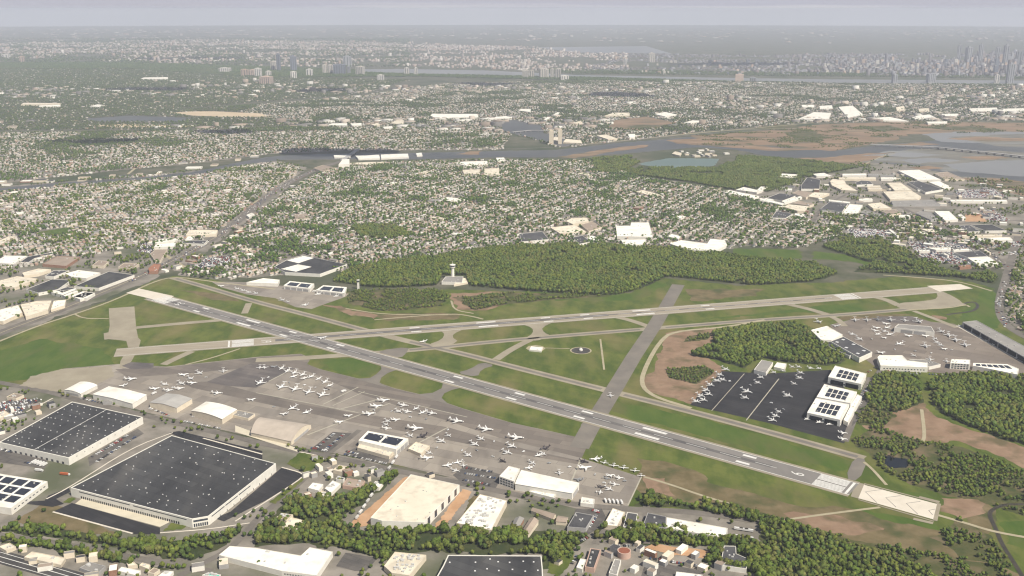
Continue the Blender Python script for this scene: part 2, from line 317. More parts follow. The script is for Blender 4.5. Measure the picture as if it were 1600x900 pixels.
sheet('marsh_scrub', [PX(1100, 219, 1125, 217, 1130, 222, 1105, 224), PX(1140, 226, 1175, 224, 1180, 228, 1150, 230), PX(1225, 206, 1270, 204, 1292, 214, 1280, 224, 1240, 218), PX(1350, 198, 1390, 196, 1420, 203, 1380, 206), PX(1180, 196, 1240, 194, 1250, 199, 1190, 202), PX(1450, 199, 1520, 197, 1560, 202, 1480, 204), PX(1000, 195, 1040, 198, 1000, 202, 975, 199), PX(1250, 246, 1290, 247, 1330, 254, 1280, 258)], .26, M['scrub'], rough=14)
strips('marsh_road', [(13, PX(880, 229, 1000, 217, 1100, 207, 1250, 194, 1312, 187)), (9, PX(1040, 212, 1140, 203, 1250, 200, 1400, 207)), (8, PX(1350, 257, 1380, 243, 1398, 240)), (14, PX(1238, 194, 1246, 170, 1252, 150))], .38, M['path'])
sheet('tidal_flat', [PX(1385, 236, 1450, 232, 1600, 238, 1640, 240, 1640, 262, 1560, 264, 1480, 268, 1430, 256, 1330, 252, 1360, 245), PX(1480, 214, 1640, 208, 1640, 232, 1560, 228)], .28, M['flat'], rough=20)
sheet('pond', PX(995, 256, 1045, 247, 1125, 248, 1118, 258, 1100, 262, 1030, 262), .22, M['pond'], rough=6)
sheet('dark_pond', PX(1383, 713, 1418, 717, 1420, 730, 1392, 732, 1383, 725), .3, M['darkpond'], rough=1.5)
strips('creek', [(6, PX(1600, 788, 1570, 788, 1550, 796, 1545, 805, 1556, 826, 1565, 850, 1585, 880, 1600, 905)), (7, PX(1490, 480, 1520, 470, 1530, 478, 1520, 487, 1490, 490, 1480, 492))], .3, M['creek'])

# ---- airport pavements
sheet('apron', PX(35, 602, 100, 576, 185, 569, 260, 573, 400, 558, 470, 553, 486, 560, 479, 569, 500, 577, 557, 591, 580, 594.5, 617, 607, 655, 616, 690, 627, 725, 639, 800, 661, 860, 674, 905, 684, 928, 674, 908, 716, 1003, 746, 982, 791, 905, 796, 780, 766, 730, 752, 600, 722, 470, 700, 330, 668, 230, 645, 140, 616, 60, 610), .30, M['apron'])
sheet('apron_taxilane', [PX(180, 577, 260, 574, 400, 559, 470, 554, 485, 561, 480, 569, 500, 577.5, 557, 591.5, 580, 595, 617, 607.5, 655, 616.5, 690, 627.5, 725, 639.5, 800, 661.5, 860, 674.5, 905, 684, 927, 676, 909, 716, 780, 684, 690, 655, 640, 640, 560, 615, 480, 580, 420, 572, 300, 583, 200, 590), PX(285, 598, 330, 596, 400, 614, 540, 643, 700, 668, 820, 702, 906, 720, 905, 726, 800, 708, 640, 676, 540, 658, 400, 628, 300, 606)], .36, M['apron2'])
sheet('apron_dark_square', [PX(322, 597, 392, 568, 462, 576, 400, 606, 352, 603), PX(190, 572, 205, 566, 240, 568, 240, 576, 205, 577)], .42, M['apron3'])
sheet('gravel_pad', PX(30, 603, 50, 588, 95, 577, 172, 572, 180, 586, 130, 612, 90, 612), .44, M['taxi'], rough=2)
strips('apron_joint', [(3, PX(600, 622, 530, 640)), (2.5, PX(560, 605, 505, 632)), (3, PX(700, 668, 640, 700)), (3, PX(455, 578, 420, 596)), (3, PX(610, 630, 480, 680)), (2, PX(570, 612, 520, 634)), (2, PX(400, 614, 560, 645)), (2.5, PX(908, 716, 893, 752)), (2, PX(1002, 746, 981, 790)), (2, PX(730, 652, 560, 612))], .46, M['yellow'], 0)
sheet('black_apron', PX(1128, 580, 1200, 584, 1298, 578, 1345, 640, 1319, 693, 1200, 661, 1078, 633), .34, M['black'])
strips('black_apron_line', [(1.3, PX(1163, 584, 1112, 642)), (1.9, PX(1217, 592, 1166, 657))], .40, M['yellow'], 0)
sheet('brown_apron', PX(1296, 508, 1335, 498, 1425, 494, 1455, 503, 1490, 506, 1640, 574, 1640, 590, 1480, 584, 1370, 575, 1330, 545), .34, M['brownapron'])
sheet('brown_apron_purple_square', PX(1372, 495, 1420, 494, 1440, 500, 1436, 506, 1370, 503), .40, M['apron3'])
strips('brown_apron_edge', [(9, PX(1496, 509, 1600, 566))], .42, M['pad'], 0)
strips('taxiway', [
    (24, PX(270, 434, 320, 448, 400, 472, 480, 492, 580, 519, 640, 534, 720, 552, 800, 573, 880, 593, 960, 613, 1060, 638, 1200, 675, 1350, 717)),
    (24, PX(1505, 474, 1425, 483, 1305, 493, 1200, 499, 1025, 513, 800, 531, 675, 544, 625, 549, 485, 559, 400, 563)),
    (20, PX(213, 512, 300, 504, 350, 500, 380, 496)), (18, PX(300, 549, 275, 560, 255, 570)), (16, PX(389, 474, 382, 490)), (20, PX(1225, 474, 1265, 483, 1300, 494)), (22, PX(1355, 462, 1385, 468, 1405, 478)), (18, PX(950, 493, 985, 500, 1020, 513)), (18, PX(845, 523, 800, 545, 775, 562)), (14, PX(1428, 486, 1460, 498, 1495, 512)), (16, PX(1297, 494, 1310, 500, 1320, 510))], .36, M['taxi'])
strips('taxiway_wear', [(9, PX(275, 435.5, 320, 448, 400, 472, 480, 492, 570, 516)), (9, PX(640, 534, 720, 552, 800, 573, 880, 593, 940, 608)), (10, PX(975, 617, 1060, 638, 1200, 675, 1340, 714)), (9, PX(1495, 475, 1425, 483, 1305, 493, 1200, 499, 1040, 512)), (9, PX(1000, 515, 800, 531, 675, 544, 640, 547))], .372, M['taxid'])
sheet('taxiway_fillet', [PX(668, 516, 740, 510, 715, 518, 705, 526, 718, 535, 680, 544, 668, 539, 690, 531, 695, 522, 688, 517), PX(812, 506, 870, 501, 846, 512, 850, 520, 862, 525, 835, 534, 820, 529, 833, 521, 832, 512), PX(1462, 454, 1478, 457, 1506, 473, 1500, 478, 1430, 486, 1404, 482, 1398, 474, 1450, 470, 1466, 466), PX(170, 482, 210, 479, 214, 526, 222, 534, 200, 575, 182, 575, 206, 534, 172, 530, 163, 531, 162, 521, 172, 519)], .38, M['taxi'], smooth=1)
sheet('apron_fillet', [PX(594, 568, 620, 578, 606, 583, 596, 590, 593, 598, 606, 606, 556, 592, 578, 591, 588, 585, 596, 577), PX(686, 592, 726, 605, 706, 609.5, 694, 615, 690, 622, 702, 633, 652, 616.5, 676, 614, 690, 607, 692, 600)], .445, M['taxid'])
sheet('terminal_apron', PX(330, 440, 385, 441, 445, 447, 545, 459, 540, 464, 500, 478, 487, 483, 462, 480, 430, 466, 385, 460, 345, 449), .30, M['apron'])
sheet('holding_pad', PX(170, 482, 210, 479, 214, 527, 172, 530, 163, 531, 162, 521, 172, 519), .40, M['taxi'])
strips('crosswind_taxiway', [(33, PX(1060, 445, 1040, 480, 1022, 510, 990, 558, 960, 608, 940, 640, 920, 672, 905, 700))], .42, M['taxid'], 0)
sheet('dark_fillet', [PX(590, 548, 640, 542, 635, 552, 626, 560, 600, 556), PX(752, 566, 775, 571, 752, 577, 746, 590, 712, 583, 735, 577), PX(1335, 714, 1356, 719, 1342, 752, 1320, 748), PX(960, 600, 940, 640, 925, 680, 900, 672, 930, 640, 942, 610)], .44, M['taxid'], smooth=1)
A0, A1 = P(1334.5, 765), P(240, 464); B0, B1 = P(1462, 453), P(180, 551.5)
def along(a, b, d): return a + (b - a).normalized() * d
def bar(a, b, wd, z, V, Fc): ribbon([a, b], wd, z, V, Fc)
def bars(name, items, z, m):
    V, Fc = [], []
    for i, (a, b, wd) in enumerate(items): bar(a, b, wd, z + (i % 3) * .002, V, Fc)
    o = link(name, V, Fc, m); o['kind'] = 'structure'; return o
bars('runway_shoulder', [(A0, A1, 58), (B0, B1, 56)], .48, M['taxi'])
sheet('runway_end', PX(1338, 753.5, 1352, 757, 1343, 780, 1329, 776), .54, M['taxi'])
bars('runway', [(A0, A1, 46)], .56, M['runway'])
bars('crossing_runway', [(B0, B1, 46)], .52, M['runwayb'])
lenA, lenB = (A1 - A0).length, (B1 - B0).length
bars('runway_rubber', [(along(A0, A1, 130), along(A0, A1, 1000), 9), (along(A1, A0, 60), along(A1, A0, 800), 10)], .59, M['rubber'])
bars('crossing_runway_rubber', [(along(B1, B0, 330), along(B1, B0, 1100), 15), (along(B0, B1, 300), along(B0, B1, 900), 6)], .62, M['rubberb'])
sheet('pale_overrun', [PX(1350, 758, 1464, 788, 1458, 812, 1341, 779), PX(197, 458, 217, 451, 272, 463, 256, 472), PX(1448, 447, 1500, 444, 1520, 451, 1468, 456)], .60, M['pad'])
strips('overrun_frame', [(6, PX(1467, 787, 1461, 814)), (3, PX(1341, 781, 1459, 815)), (3, PX(1350, 756, 1465, 786)), (7, PX(1436, 777, 1468, 785)), (7, PX(1427, 811, 1458, 818))], .58, M['taxi'], 0)
strips('overrun_chevron', [(1.2, PX(1380, 765, 1352, 769, 1370, 786)), (1.2, PX(1407, 775, 1384, 778, 1400, 793)), (1.2, PX(1438, 784, 1416, 787, 1434, 804)), (1.2, PX(1461, 796, 1451, 798, 1457, 805))], .64, M['runway'], 0)
mk = []
for (a, b, thr, ds) in ((A0, A1, 12, ((150, 23), (312, 46), (460, 23), (610, 23), (760, 23))), (A1, A0, 30, ((150, 23), (312, 46), (460, 23), (610, 23))), (B0, B1, 238, ((390, 23), (545, 46), (700, 23))), (B1, B0, 238, ((390, 23), (545, 46), (700, 23)))):
    d = (b - a).normalized(); s = Vector((-d.y, d.x, 0))
    for k in range(12):
        off = (k - 5.5) * 3.4 + (1.2 if k > 5 else -1.2)
        mk.append((a + d * thr + s * off, a + d * (thr + 46) + s * off, 2.5))
    mk.append((a + d * (thr - 6) - s * 22, a + d * (thr - 6) + s * 22, 4))
    for (dd, ln) in ds:
        for sg in (-1, 1):
            mk.append((a + d * (thr + dd) + s * sg * 14, a + d * (thr + dd + ln) + s * sg * 14, 7 if ln > 30 else 6))
    k = thr + 110
    while k < (b - a).length / 2: mk.append((a + d * k, a + d * (k + 36), 1.1)); k += 61
    for sg in (-1, 1): mk.append((a + s * sg * 22.2, a + d * (b - a).length * .5 + s * sg * 22.2, 1.3))
bars('runway_marking', mk, .66, M['paint'])
def numeral(txt, a, b, dist):
    cu = bpy.data.curves.new('runway_number', 'FONT'); cu.body = txt; cu.size = 24; cu.align_x = 'CENTER'
    to = bpy.data.objects.new('tmp', cu); COL.objects.link(to); dg = bpy.context.evaluated_depsgraph_get()
    me = bpy.data.meshes.new_from_object(to.evaluated_get(dg)); bpy.data.objects.remove(to)
    me.name = 'runway_number'; me.materials.clear(); me.materials.append(M['paint'])
    o = bpy.data.objects.new('runway_number', me); COL.objects.link(o)
    d = (b - a).normalized(); o.location = a + d * dist + Vector((0, 0, .68)); o.rotation_euler = (0, 0, math.atan2(d.y, d.x) - math.pi / 2); o.scale = (.9, 1.3, 1); o['kind'] = 'structure'
numeral('6', A0, A1, 78); numeral('24', A1, A0, 95); numeral('1', B0, B1, 300); numeral('19', B1, B0, 300)

# ---- roads, paths, lots
strips('highway', [(34, PX(-60, 548, 0, 520, 60, 498, 120, 474, 200, 440, 262, 412, 300, 392, 345, 366, 385, 335, 420, 305, 455, 283, 500, 262, 540, 250))], .34, M['road'])
strips('dark_highway', [(26, PX(-80, 847, 0, 870, 130, 907, 240, 942))], .36, M['roadd'])
strips('highway_line', [(.9, PX(-80, 840, 0, 863, 130, 900, 240, 935)), (.9, PX(-80, 854, 0, 878, 130, 915, 240, 950)), (1.2, PX(-80, 847, 0, 870, 130, 907, 240, 942))], .40, M['paint'])
strips('town_avenue', [(13, PX(545, 392, 600, 350, 690, 300, 740, 262)), (12, PX(1045, 385, 1080, 345, 1110, 310, 1135, 285)), (12, PX(300, 425, 180, 350, 60, 320)), (12, PX(400, 380, 560, 345, 760, 318, 960, 300, 1130, 298)), (11, PX(700, 398, 760, 340, 830, 290, 870, 250)), (12, PX(0, 398, 160, 372, 330, 350, 420, 305)), (11, PX(880, 378, 930, 320, 980, 280)), (14, PX(-60, 262, 120, 240, 300, 222, 440, 214, 640, 208)), (12, PX(560, 232, 600, 205, 680, 180, 720, 150, 800, 130)), (12, PX(200, 272, 240, 240, 330, 205))], .30, M['path'])
strips('highway_median', [(2.5, PX(-60, 548, 0, 520, 60, 498, 120, 474, 200, 440, 262, 412, 300, 392, 345, 366)), (9, PX(0, 507, 60, 486, 120, 462, 190, 432))], .40, M['path'])
strips('road', [(15, PX(-40, 590, 0, 598, 75, 612, 110, 622, 200, 643, 330, 674, 460, 705, 520, 714, 640, 740, 730, 757, 860, 784, 960, 795, 1080, 799, 1200, 817)), (11, PX(512, 706, 490, 735, 440, 780, 400, 812, 362, 858, 310, 884, 280, 900)), (10, PX(515, 708, 540, 690, 562, 672)), (12, PX(-40, 830, 0, 836, 100, 850, 220, 874, 330, 893)),
    (20, PX(1590, 370, 1570, 440, 1558, 480, 1572, 512, 1640, 545)), (18, PX(1575, 420, 1540, 388, 1490, 365, 1420, 330, 1360, 300, 1310, 270)), (12, PX(1470, 352, 1550, 345, 1660, 344)), (12, PX(1270, 350, 1280, 325, 1320, 305, 1360, 285)), (12, PX(1240, 298, 1262, 272)), (11, PX(975, 790, 930, 850)), (8, PX(935, 845, 1010, 855, 1120, 870)), (12, PX(1320, 690, 1340, 640, 1360, 590)), (10, PX(1010, 790, 1010, 850)),
    (16, PX(700, 235, 830, 232, 930, 226, 1010, 216, 1120, 208, 1250, 200)), (14, PX(880, 380, 960, 362, 1045, 385)), (11, PX(1020, 375, 1045, 358, 1010, 340)), (16, PX(0, 208, 200, 204, 500, 203, 700, 200))], .36, M['road'])
strips('path', [(7, PX(-40, 550, 0, 533, 60, 509, 117, 491, 180, 469, 240, 440, 274, 432, 330, 440, 430, 452)), (5, PX(117, 491, 130, 498, 170, 498)), (6, PX(585, 500, 640, 495, 710, 490, 740, 495, 755, 499)), (5, PX(540, 482, 600, 492, 700, 492)), (9, PX(1195, 500, 1130, 512, 1050, 518, 1030, 535, 1010, 570, 1000, 600, 1020, 620, 1080, 638)), (5, PX(1005, 745, 1050, 758, 1100, 776, 1150, 790)), (5, PX(1225, 813, 1280, 805, 1375, 793)), (6, PX(1465, 805, 1510, 818, 1555, 832, 1640, 846)), (5, PX(1350, 722, 1365, 735, 1385, 758)), (5, PX(290, 570, 330, 560, 375, 545)), (7, PX(1380, 430, 1440, 434, 1500, 440, 1550, 455)), (6, PX(1420, 484, 1480, 482, 1510, 476, 1515, 480)), (6, PX(1440, 640, 1445, 680, 1442, 690)), (5, PX(705, 470, 710, 485, 740, 490)), (4, PX(938, 530, 944, 578)), (3, PX(852, 544, 890, 545))], .46, M['path'])
LOTS = [Q5(550, 160, 640, 100, 860, -20, 900, 10, 760, 90, 560, 215), Q6(1230, 270, 1310, 210, 1440, 240, 1540, 270, 1500, 350, 1300, 330), Q6(340, 110, 480, 0, 600, 10, 450, 130), Q6(540, 140, 640, 90, 850, 140, 820, 205), Q1(-20, 720, 130, 690, 260, 700, 100, 800, -40, 850), RG(690, 600, 800, 500, 1050, 460, 1090, 550, 900, 590), RB(1090, 570, 1250, 570, 1440, 690, 1200, 700), RC(260, 275, 860, 288, 1200, 440, 1000, 530, 640, 520, 400, 440), RB(800, 340, 1250, 330, 1400, 430, 850, 430), Q6(500, 840, 560, 755, 760, 790, 690, 870, 620, 870), Q7(840, 800, 1190, 870, 1190, 930, 800, 930), RA(930, 720, 1400, 740, 1440, 790, 1000, 780), Q5(0, 90, 300, 150, 280, 230, 0, 190),
        Q4(560, 720, 690, 500, 740, 510, 560, 830, 520, 870), U8(520, 530, 680, 535, 740, 580, 540, 590), Q7(400, 480, 560, 480, 600, 560, 480, 640, 350, 620), RF(1500, 330, 1600, 340, 1600, 440, 1420, 420)]
sheet('parking_lot', LOTS, .38, M['lot'])
sheet('new_asphalt', [Q5(330, 500, 450, 445, 1000, 600, 1000, 640, 830, 640), Q5(80, 440, 280, 430, 300, 400, 430, 350, 440, 375, 350, 420, 400, 450, 330, 470), Q5(1060, 5, 1120, -5, 1640, 120, 1640, 190, 1300, 110), Q6(-160, 500, 160, 225, 290, 260, 270, 300, 60, 430, -200, 560, -260, 540)], .42, M['black'])
sheet('concrete_yard', [Q5(470, 450, 520, 410, 1070, 560, 1000, 595), Q6(-130, -40, 250, 100, 260, 125, -130, 0)], .46, M['conc'])
strips('kerb_strip', [(3, Q5(330, 500, 830, 636)), (2.5, Q5(290, 420, 440, 345, 820, 100, 1080, 5)), (2.5, Q5(1000, 632, 1300, 610, 1560, 570)), (2.5, Q6(-130, 560, 290, 290, 300, 260, 160, 222)), (2.5, Q6(300, 250, 430, 175, 400, 150, 270, 125)), (3, Q5(1270, 40, 1640, 140)), (3, Q1(0, 850, 120, 800, 330, 690))], .48, M['pad'])
sheet('orange_dirt', [Q6(560, 600, 930, 280, 980, 290, 720, 540, 720, 590), Q6(1110, 600, 1290, 355, 1350, 375, 1180, 600), Q7(820, 720, 900, 700, 1000, 720, 1220, 740, 1200, 790, 1000, 770), RB(930, 620, 1100, 610, 1180, 700, 930, 700)], .44, M['dirt'], rough=1.5)
sheet('rough_ground', [Q5(80, 560, 290, 440, 420, 480, 760, 650, 600, 640, 250, 590), Q6(1260, 580, 1350, 400, 1400, 400, 1280, 600)], .40, M['dry'], rough=2)
sheet('lawn', [Q6(190, 200, 270, 130, 400, 150, 430, 180, 320, 260), Q5(390, 440, 440, 410, 480, 420, 440, 445), Q5(1020, 620, 1070, 570, 1170, 590, 1140, 610), Q6(80, 440, 290, 290, 300, 300, 120, 450), Q7(220, 880, 260, 720, 380, 700, 390, 800, 300, 900)], .50, M['grass'], rough=1)
def ring(px, py, r, z, m, name, n=32):
    c = P(px, py); o = link(name, [(c.x + r * math.cos(i * 2 * math.pi / n), c.y + r * math.sin(i * 2 * math.pi / n), z) for i in range(n)], [tuple(range(n))], m); o['kind'] = 'structure'
ring(907.5, 548, 23, .42, M['path'], 'round_gravel_ring'); ring(907.5, 548, 20, .48, M['roadd'], 'round_gravel_pad')
ring(837, 544.5, 21, .42, M['path'], 'octagon_pad', 8); ring(838, 544.3, 13, .48, M['grass'], 'octagon_lawn', 8)

# ------------------------------------------------------------------ buildings
ROOFS = []            # pixel outlines already built on, kept clear of houses and trees
def inset(p, d):
    n = len(p); q = []
    for i in range(n):
        a, b, c = p[i - 1], p[i], p[(i + 1) % n]
        e1 = (b - a).normalized(); e2 = (c - b).normalized()
        n1, n2 = Vector((-e1.y, e1.x, 0)), Vector((-e2.y, e2.x, 0))
        m = n1 + n2; k = m.length_squared
        q.append(b + (m * (2 * d / k) if k > .3 else n1 * d))
    return q
def box_v(o, ux, uy, uz, V, Fc):
    k = len(V)
    V += [o, o + ux, o + ux + uy, o + uy, o + uz, o + ux + uz, o + ux + uy + uz, o + uy + uz]
    f = [(0, 3, 2, 1), (4, 5, 6, 7), (0, 1, 5, 4), (1, 2, 6, 5), (2, 3, 7, 6), (3, 0, 4, 7)]
    if ux.cross(uy).dot(uz) < 0: f = [t[::-1] for t in f]
    Fc += [tuple(i + k for i in t) for t in f]
def box(name, o, ux, uy, uz, m, parent=None):
    V, Fc = [], []; box_v(o, ux, uy, uz, V, Fc); return link(name, V, Fc, m, parent)
def prism(name, pts, z0, z1, m, parent=None):
    p = ccw(pts); n = len(p)
    V = [Vector((v.x, v.y, z0)) for v in p] + [Vector((v.x, v.y, z1)) for v in p]
    Fc = [(i, (i + 1) % n, n + (i + 1) % n, n + i) for i in range(n)] + [tuple(n + i for i in range(n)), tuple(range(n))[::-1]]
    return link(name, V, Fc, m, parent)
def edge_toward(pts, d):
    best = None
    for i in range(len(pts)):
        a, b = pts[i], pts[(i + 1) % len(pts)]; e = b - a
        if e.length < 4: continue
        nn = Vector((e.y, -e.x, 0)).normalized()
        s = nn.dot(Vector((d[0], d[1], 0)).normalized()) * (1 + .0 * e.length)
        if best is None or s > best[0]: best = (s, a, b, nn)
    return best[1:]
def openings(root, pts, d, name, n, z0, z1, m, f0=.05, f1=.95, fill=.6, proud=.12):
    a, b, nn = edge_toward(pts, d)
    for i in range(n):
        t0 = f0 + (f1 - f0) * (i + (1 - fill) / 2) / n; t1 = t0 + (f1 - f0) * fill / n
        p, q = a.lerp(b, t0), a.lerp(b, t1)
        p = Vector((p.x, p.y, z0)); q = Vector((q.x, q.y, z0))
        box(name, p - nn * .05, q - p, nn * (proud + .05), Vector((0, 0, z1 - z0)), m, root)
def bil(c, u, v):
    return c[0].lerp(c[1], u).lerp(c[3].lerp(c[2], u), v)
def building(name, label, cat, roof_px, h, wall, roof, par=.7, rim=.8, units=0, group=None, us=3.0):
    pts = ccw([P(a, b, h) for a, b in roof_px]); n = len(pts); ROOFS.append(roof_px)
    ip = inset(pts, rim); zr = h - par
    V = [Vector((p.x, p.y, 0)) for p in pts] + pts + ip + [Vector((p.x, p.y, zr)) for p in ip]
    Fc = []
    for i in range(n):
        j = (i + 1) % n
        Fc += [(i, j, n + j, n + i), (n + i, n + j, 2 * n + j, 2 * n + i), (2 * n + i, 2 * n + j, 3 * n + j, 3 * n + i)]
    root = link(name, V, Fc, M[wall]); tag(root, label, cat, group)
    rp = [Vector((p.x, p.y, zr + .02)) for p in ip]; fs = []
    for t in tessellate_polygon([rp]):
        a, b, c = t
        if (rp[b] - rp[a]).cross(rp[c] - rp[a]).z < 0: b, c = c, b
        fs.append((a, b, c))
    link('roof', rp, fs, M[roof], root)
    k = 0; tries = 0
    xs = [p.x for p in pts]; ys = [p.y for p in pts]; ex = (pts[1] - pts[0]).normalized(); ey = Vector((-ex.y, ex.x, 0))
    ipp = inset(pts, rim + us)
    while k < units and tries < units * 20:
        tries += 1; x, y = random.uniform(min(xs), max(xs)), random.uniform(min(ys), max(ys))
        if not bool(pip([(p.x, p.y) for p in ipp], np.array([x]), np.array([y]))[0]): continue
        a, b, hh = random.uniform(.5, 1) * us, random.uniform(.5, 1) * us, random.uniform(.35, .6) * us
        box('roof_unit', Vector((x, y, zr + .03)), ex * a, ey * b, Vector((0, 0, hh)), M['unit'], root); k += 1
    return root, pts, zr
def skylights(root, quad, zr, nu, nv, size=1.3, jit=.0, ragged=0.0, m='sky_l'):
    ex = (quad[1] - quad[0]).normalized(); ey = Vector((-ex.y, ex.x, 0))
    for i in range(nu):
        for j in range(nv):
            if random.random() < ragged: continue
            p = bil(quad, (i + .5 + random.uniform(-jit, jit)) / nu, (j + .5 + random.uniform(-jit, jit)) / nv)
            box('skylight', Vector((p.x, p.y, zr + .03)), ex * size, ey * size, Vector((0, 0, .6)), M[m], root)
def arrays(root, quad, z, cells):
    for (u0, v0, u1, v1) in cells:
        c = [bil(quad, u, v) for u, v in ((u0, v0), (u1, v0), (u1, v1), (u0, v1))]
        prism('solar_array', c, z + .1, z + .45, M['solar'], root)
def pitched(name, label, cat, px4, eave, rise, wall, roof, segs=2, group=None, door='b', over=.5):
    """ridge runs parallel to corner 0 -> corner 1; segs=2 gable, more = arched"""
    a, b, c, d = [P(x, y, eave) for x, y in px4]; ROOFS.append(px4)
    prof = []
    for i in range(segs + 1):
        t = i / segs; prof.append((t, rise * (1 - abs(2 * t - 1)) if segs == 2 else rise * (1 - (2 * t - 1) ** 2)))
    V, Fc = [], []
    for s0, s1 in ((a, d), (b, c)):
        V += [Vector((s0.lerp(s1, t).x, s0.lerp(s1, t).y, 0)) for t, _ in prof] + [s0.lerp(s1, t) + Vector((0, 0, r - .05)) for t, r in prof]
    m = segs + 1
    for i in range(segs):
        Fc.append((i + 1, i, m + i, m + i + 1)); Fc.append((2 * m + i, 2 * m + i + 1, 3 * m + i + 1, 3 * m + i))
    Fc.append((0, 2 * m, 3 * m, m)); Fc.append((3 * m - 1, m - 1, 2 * m - 1, 4 * m - 1))
    root = link(name, V, Fc, M[wall]); tag(root, label, cat, group)
    ax = (b - a).normalized() * over; cr_ = (d - a).normalized() * over
    V, Fc = [], []
    for s0, s1, sg in ((a, d, -1), (b, c, 1)):
        V += [(s0 - cr_).lerp(s1 + cr_, t) + ax * sg + Vector((0, 0, r + .12)) for t, r in prof]
    V += [v + Vector((0, 0, .3)) for v in V]
    for i in range(segs):
        Fc += [(2 * m + i, 2 * m + i + 1, 3 * m + i + 1, 3 * m + i), (i + 1, i, m + i, m + i + 1), (i, i + 1, 2 * m + i + 1, 2 * m + i), (m + i + 1, m + i, 3 * m + i, 3 * m + i + 1)]
    Fc += [(0, 2 * m, 3 * m, m), (m - 1, 2 * m - 1, 4 * m - 1, 3 * m - 1)]
    link('roof', V, Fc, M[roof], root)
    for e in door:
        s0, s1 = (b, c) if e == 'b' else (a, d); out = (b - a).normalized() * (1 if e == 'b' else -1)
        p0, p1 = s0.lerp(s1, .14), s0.lerp(s1, .86); p0 = Vector((p0.x, p0.y, 0)); p1 = Vector((p1.x, p1.y, 0))
        box('hangar_door', p0 - out * .05, p1 - p0, out * .2, Vector((0, 0, eave * .72)), M['wallg'], root)
    return root, (a, b, c, d)

# big warehouses, bottom left
r, p, z = building('warehouse', 'black-roofed warehouse with one pale ridge line and rows of white skylights, left edge', 'warehouse', PX(-2, 691, 112.5, 627.5, 223, 651.5, 107, 715.5), 13, 'wallw', 'roofd', rim=1.6, units=10, us=2.2)
q = [P(a, b, 13) for a, b in PX(112.5, 627.5, 223, 651.5, 107, 715.5, -2, 691)]
skylights(r, q, z, 11, 9, 1.4, .1, .03)
box('roof_ridge', bil(q, .5, .02) + Vector((0, 0, -.6)), bil(q, .5, .98) - bil(q, .5, .02), (q[1] - q[0]).normalized() * .9, Vector((0, 0, .5)), M['unit'], r)
openings(r, p, (-.4, -1), 'loading_door', 12, 0, 4, M['roofk'], fill=.4); openings(r, p, (1, -.6), 'wall_vent', 9, 8, 9, M['dark'], fill=.1)
r, p, z = building('warehouse', 'largest warehouse, charcoal flat roof with scattered white skylights and white walls', 'warehouse', PX(110, 762, 268, 680, 431, 724, 326, 806.5, 300, 811), 14, 'wallw', 'roofd', rim=1.4, units=22, us=2.2)
q = [P(a, b, 14) for a, b in PX(268, 680, 431, 724, 306, 812, 110, 762)]
skylights(r, q, z, 9, 8, 1.3, .2, .1)
openings(r, p, (-.4, -1), 'dock_door', 46, .6, 4.4, M['dark'], .08, .90, .55); openings(r, p, (-.4, -1), 'window_band', 2, 10.2, 11.6, M['glass'], .06, .97, .94)
openings(r, p, (.25, -1), 'entrance_window', 7, 1, 6, M['glass'], .05, .95, .7); openings(r, p, (.25, -1), 'window_band', 1, 8.5, 11.5, M['glass'], .04, .96, .95)
openings(r, p, (1, -.5), 'window_band', 3, 9.5, 11, M['glass'], .03, .6, .92); openings(r, p, (1, -.5), 'emergency_door', 9, 0, 3, M['roofk'], .1, .97, .08)
r, p, z = building('warehouse', 'white flat-roofed building almost covered by black solar panels, left edge', 'warehouse', PX(-60, 730, 0, 740, 74, 752, 17, 794, -60, 783), 11, 'wallw', 'roofw', units=16)
q = [P(a, b, 11) for a, b in PX(-10, 740, 68, 753, 16, 791, -60, 778)]
arrays(r, q, z, [(i * .25 + .02, j * .3 + .03, i * .25 + .22, j * .3 + .26) for i in range(4) for j in range(3)])
openings(r, p, (1, -.6), 'window', 9, 5, 6.5, M['glass'], fill=.5)
r, p, z = building('warehouse', 'new cream-roofed warehouse standing in orange earth below the apron', 'warehouse', PX(642, 741, 718, 757.5, 662, 816, 597, 813.5, 579, 808.5), 13, 'wallw', 'roofc', units=9, us=2.2)
openings(r, p, (1, -.4), 'glazed_bay', 5, 2, 12.4, M['glass'], .04, .97, .34, .25); openings(r, p, (0, -1), 'corner_window', 2, 1, 10, M['glass'], .84, .99, .6)
r, p, z = building('office_block', 'low white roof crowded with rooftop units beside the new cream-roofed warehouse', 'building', PX(713, 817, 750, 772, 792, 782, 768, 828), 9, 'wallc', 'roofw', units=46, us=4.2)
r, p, z = building('warehouse', 'L-shaped bright white roof below the tree belt at bottom centre left', 'warehouse', PX(342, 867, 359, 853, 400, 856, 470, 868, 484, 855, 520, 862, 495, 899, 440, 892), 8, 'wallw', 'roofw', units=5)
openings(r, p, (-.2, -1), 'window', 20, 3, 5, M['glass'], fill=.5)
building('office_block', 'pinkish beige roof with boxed plant rooms and many units among bottom trees', 'building', PX(600, 884, 617, 862, 666, 867, 640, 899, 612, 895), 8, 'wallc', 'roofc', units=30, us=4)
r, p, z = building('warehouse', 'black flat roof with white skylights cut off by bottom edge', 'warehouse', PX(660, 940, 692, 884, 700, 867, 846, 868, 848, 888, 850, 940), 11, 'wallw', 'roofd', rim=1.4)
skylights(r, [P(a, b, 11) for a, b in PX(700, 869, 845, 869, 848, 930, 668, 930)], z, 8, 4, 2, .2, .2)
building('warehouse', 'long bright white roof of the terrace beside the road, bottom right of centre', 'warehouse', PX(1041.5, 808, 1137, 825, 1136, 841, 1041, 824), 8, 'wallw', 'roofw', units=7)
building('warehouse', 'brown-black roof joined to the left end of the long white terrace', 'warehouse', PX(1004, 822, 1012, 801, 1041, 807, 1040.5, 825), 8, 'wallg', 'roofk', units=3)
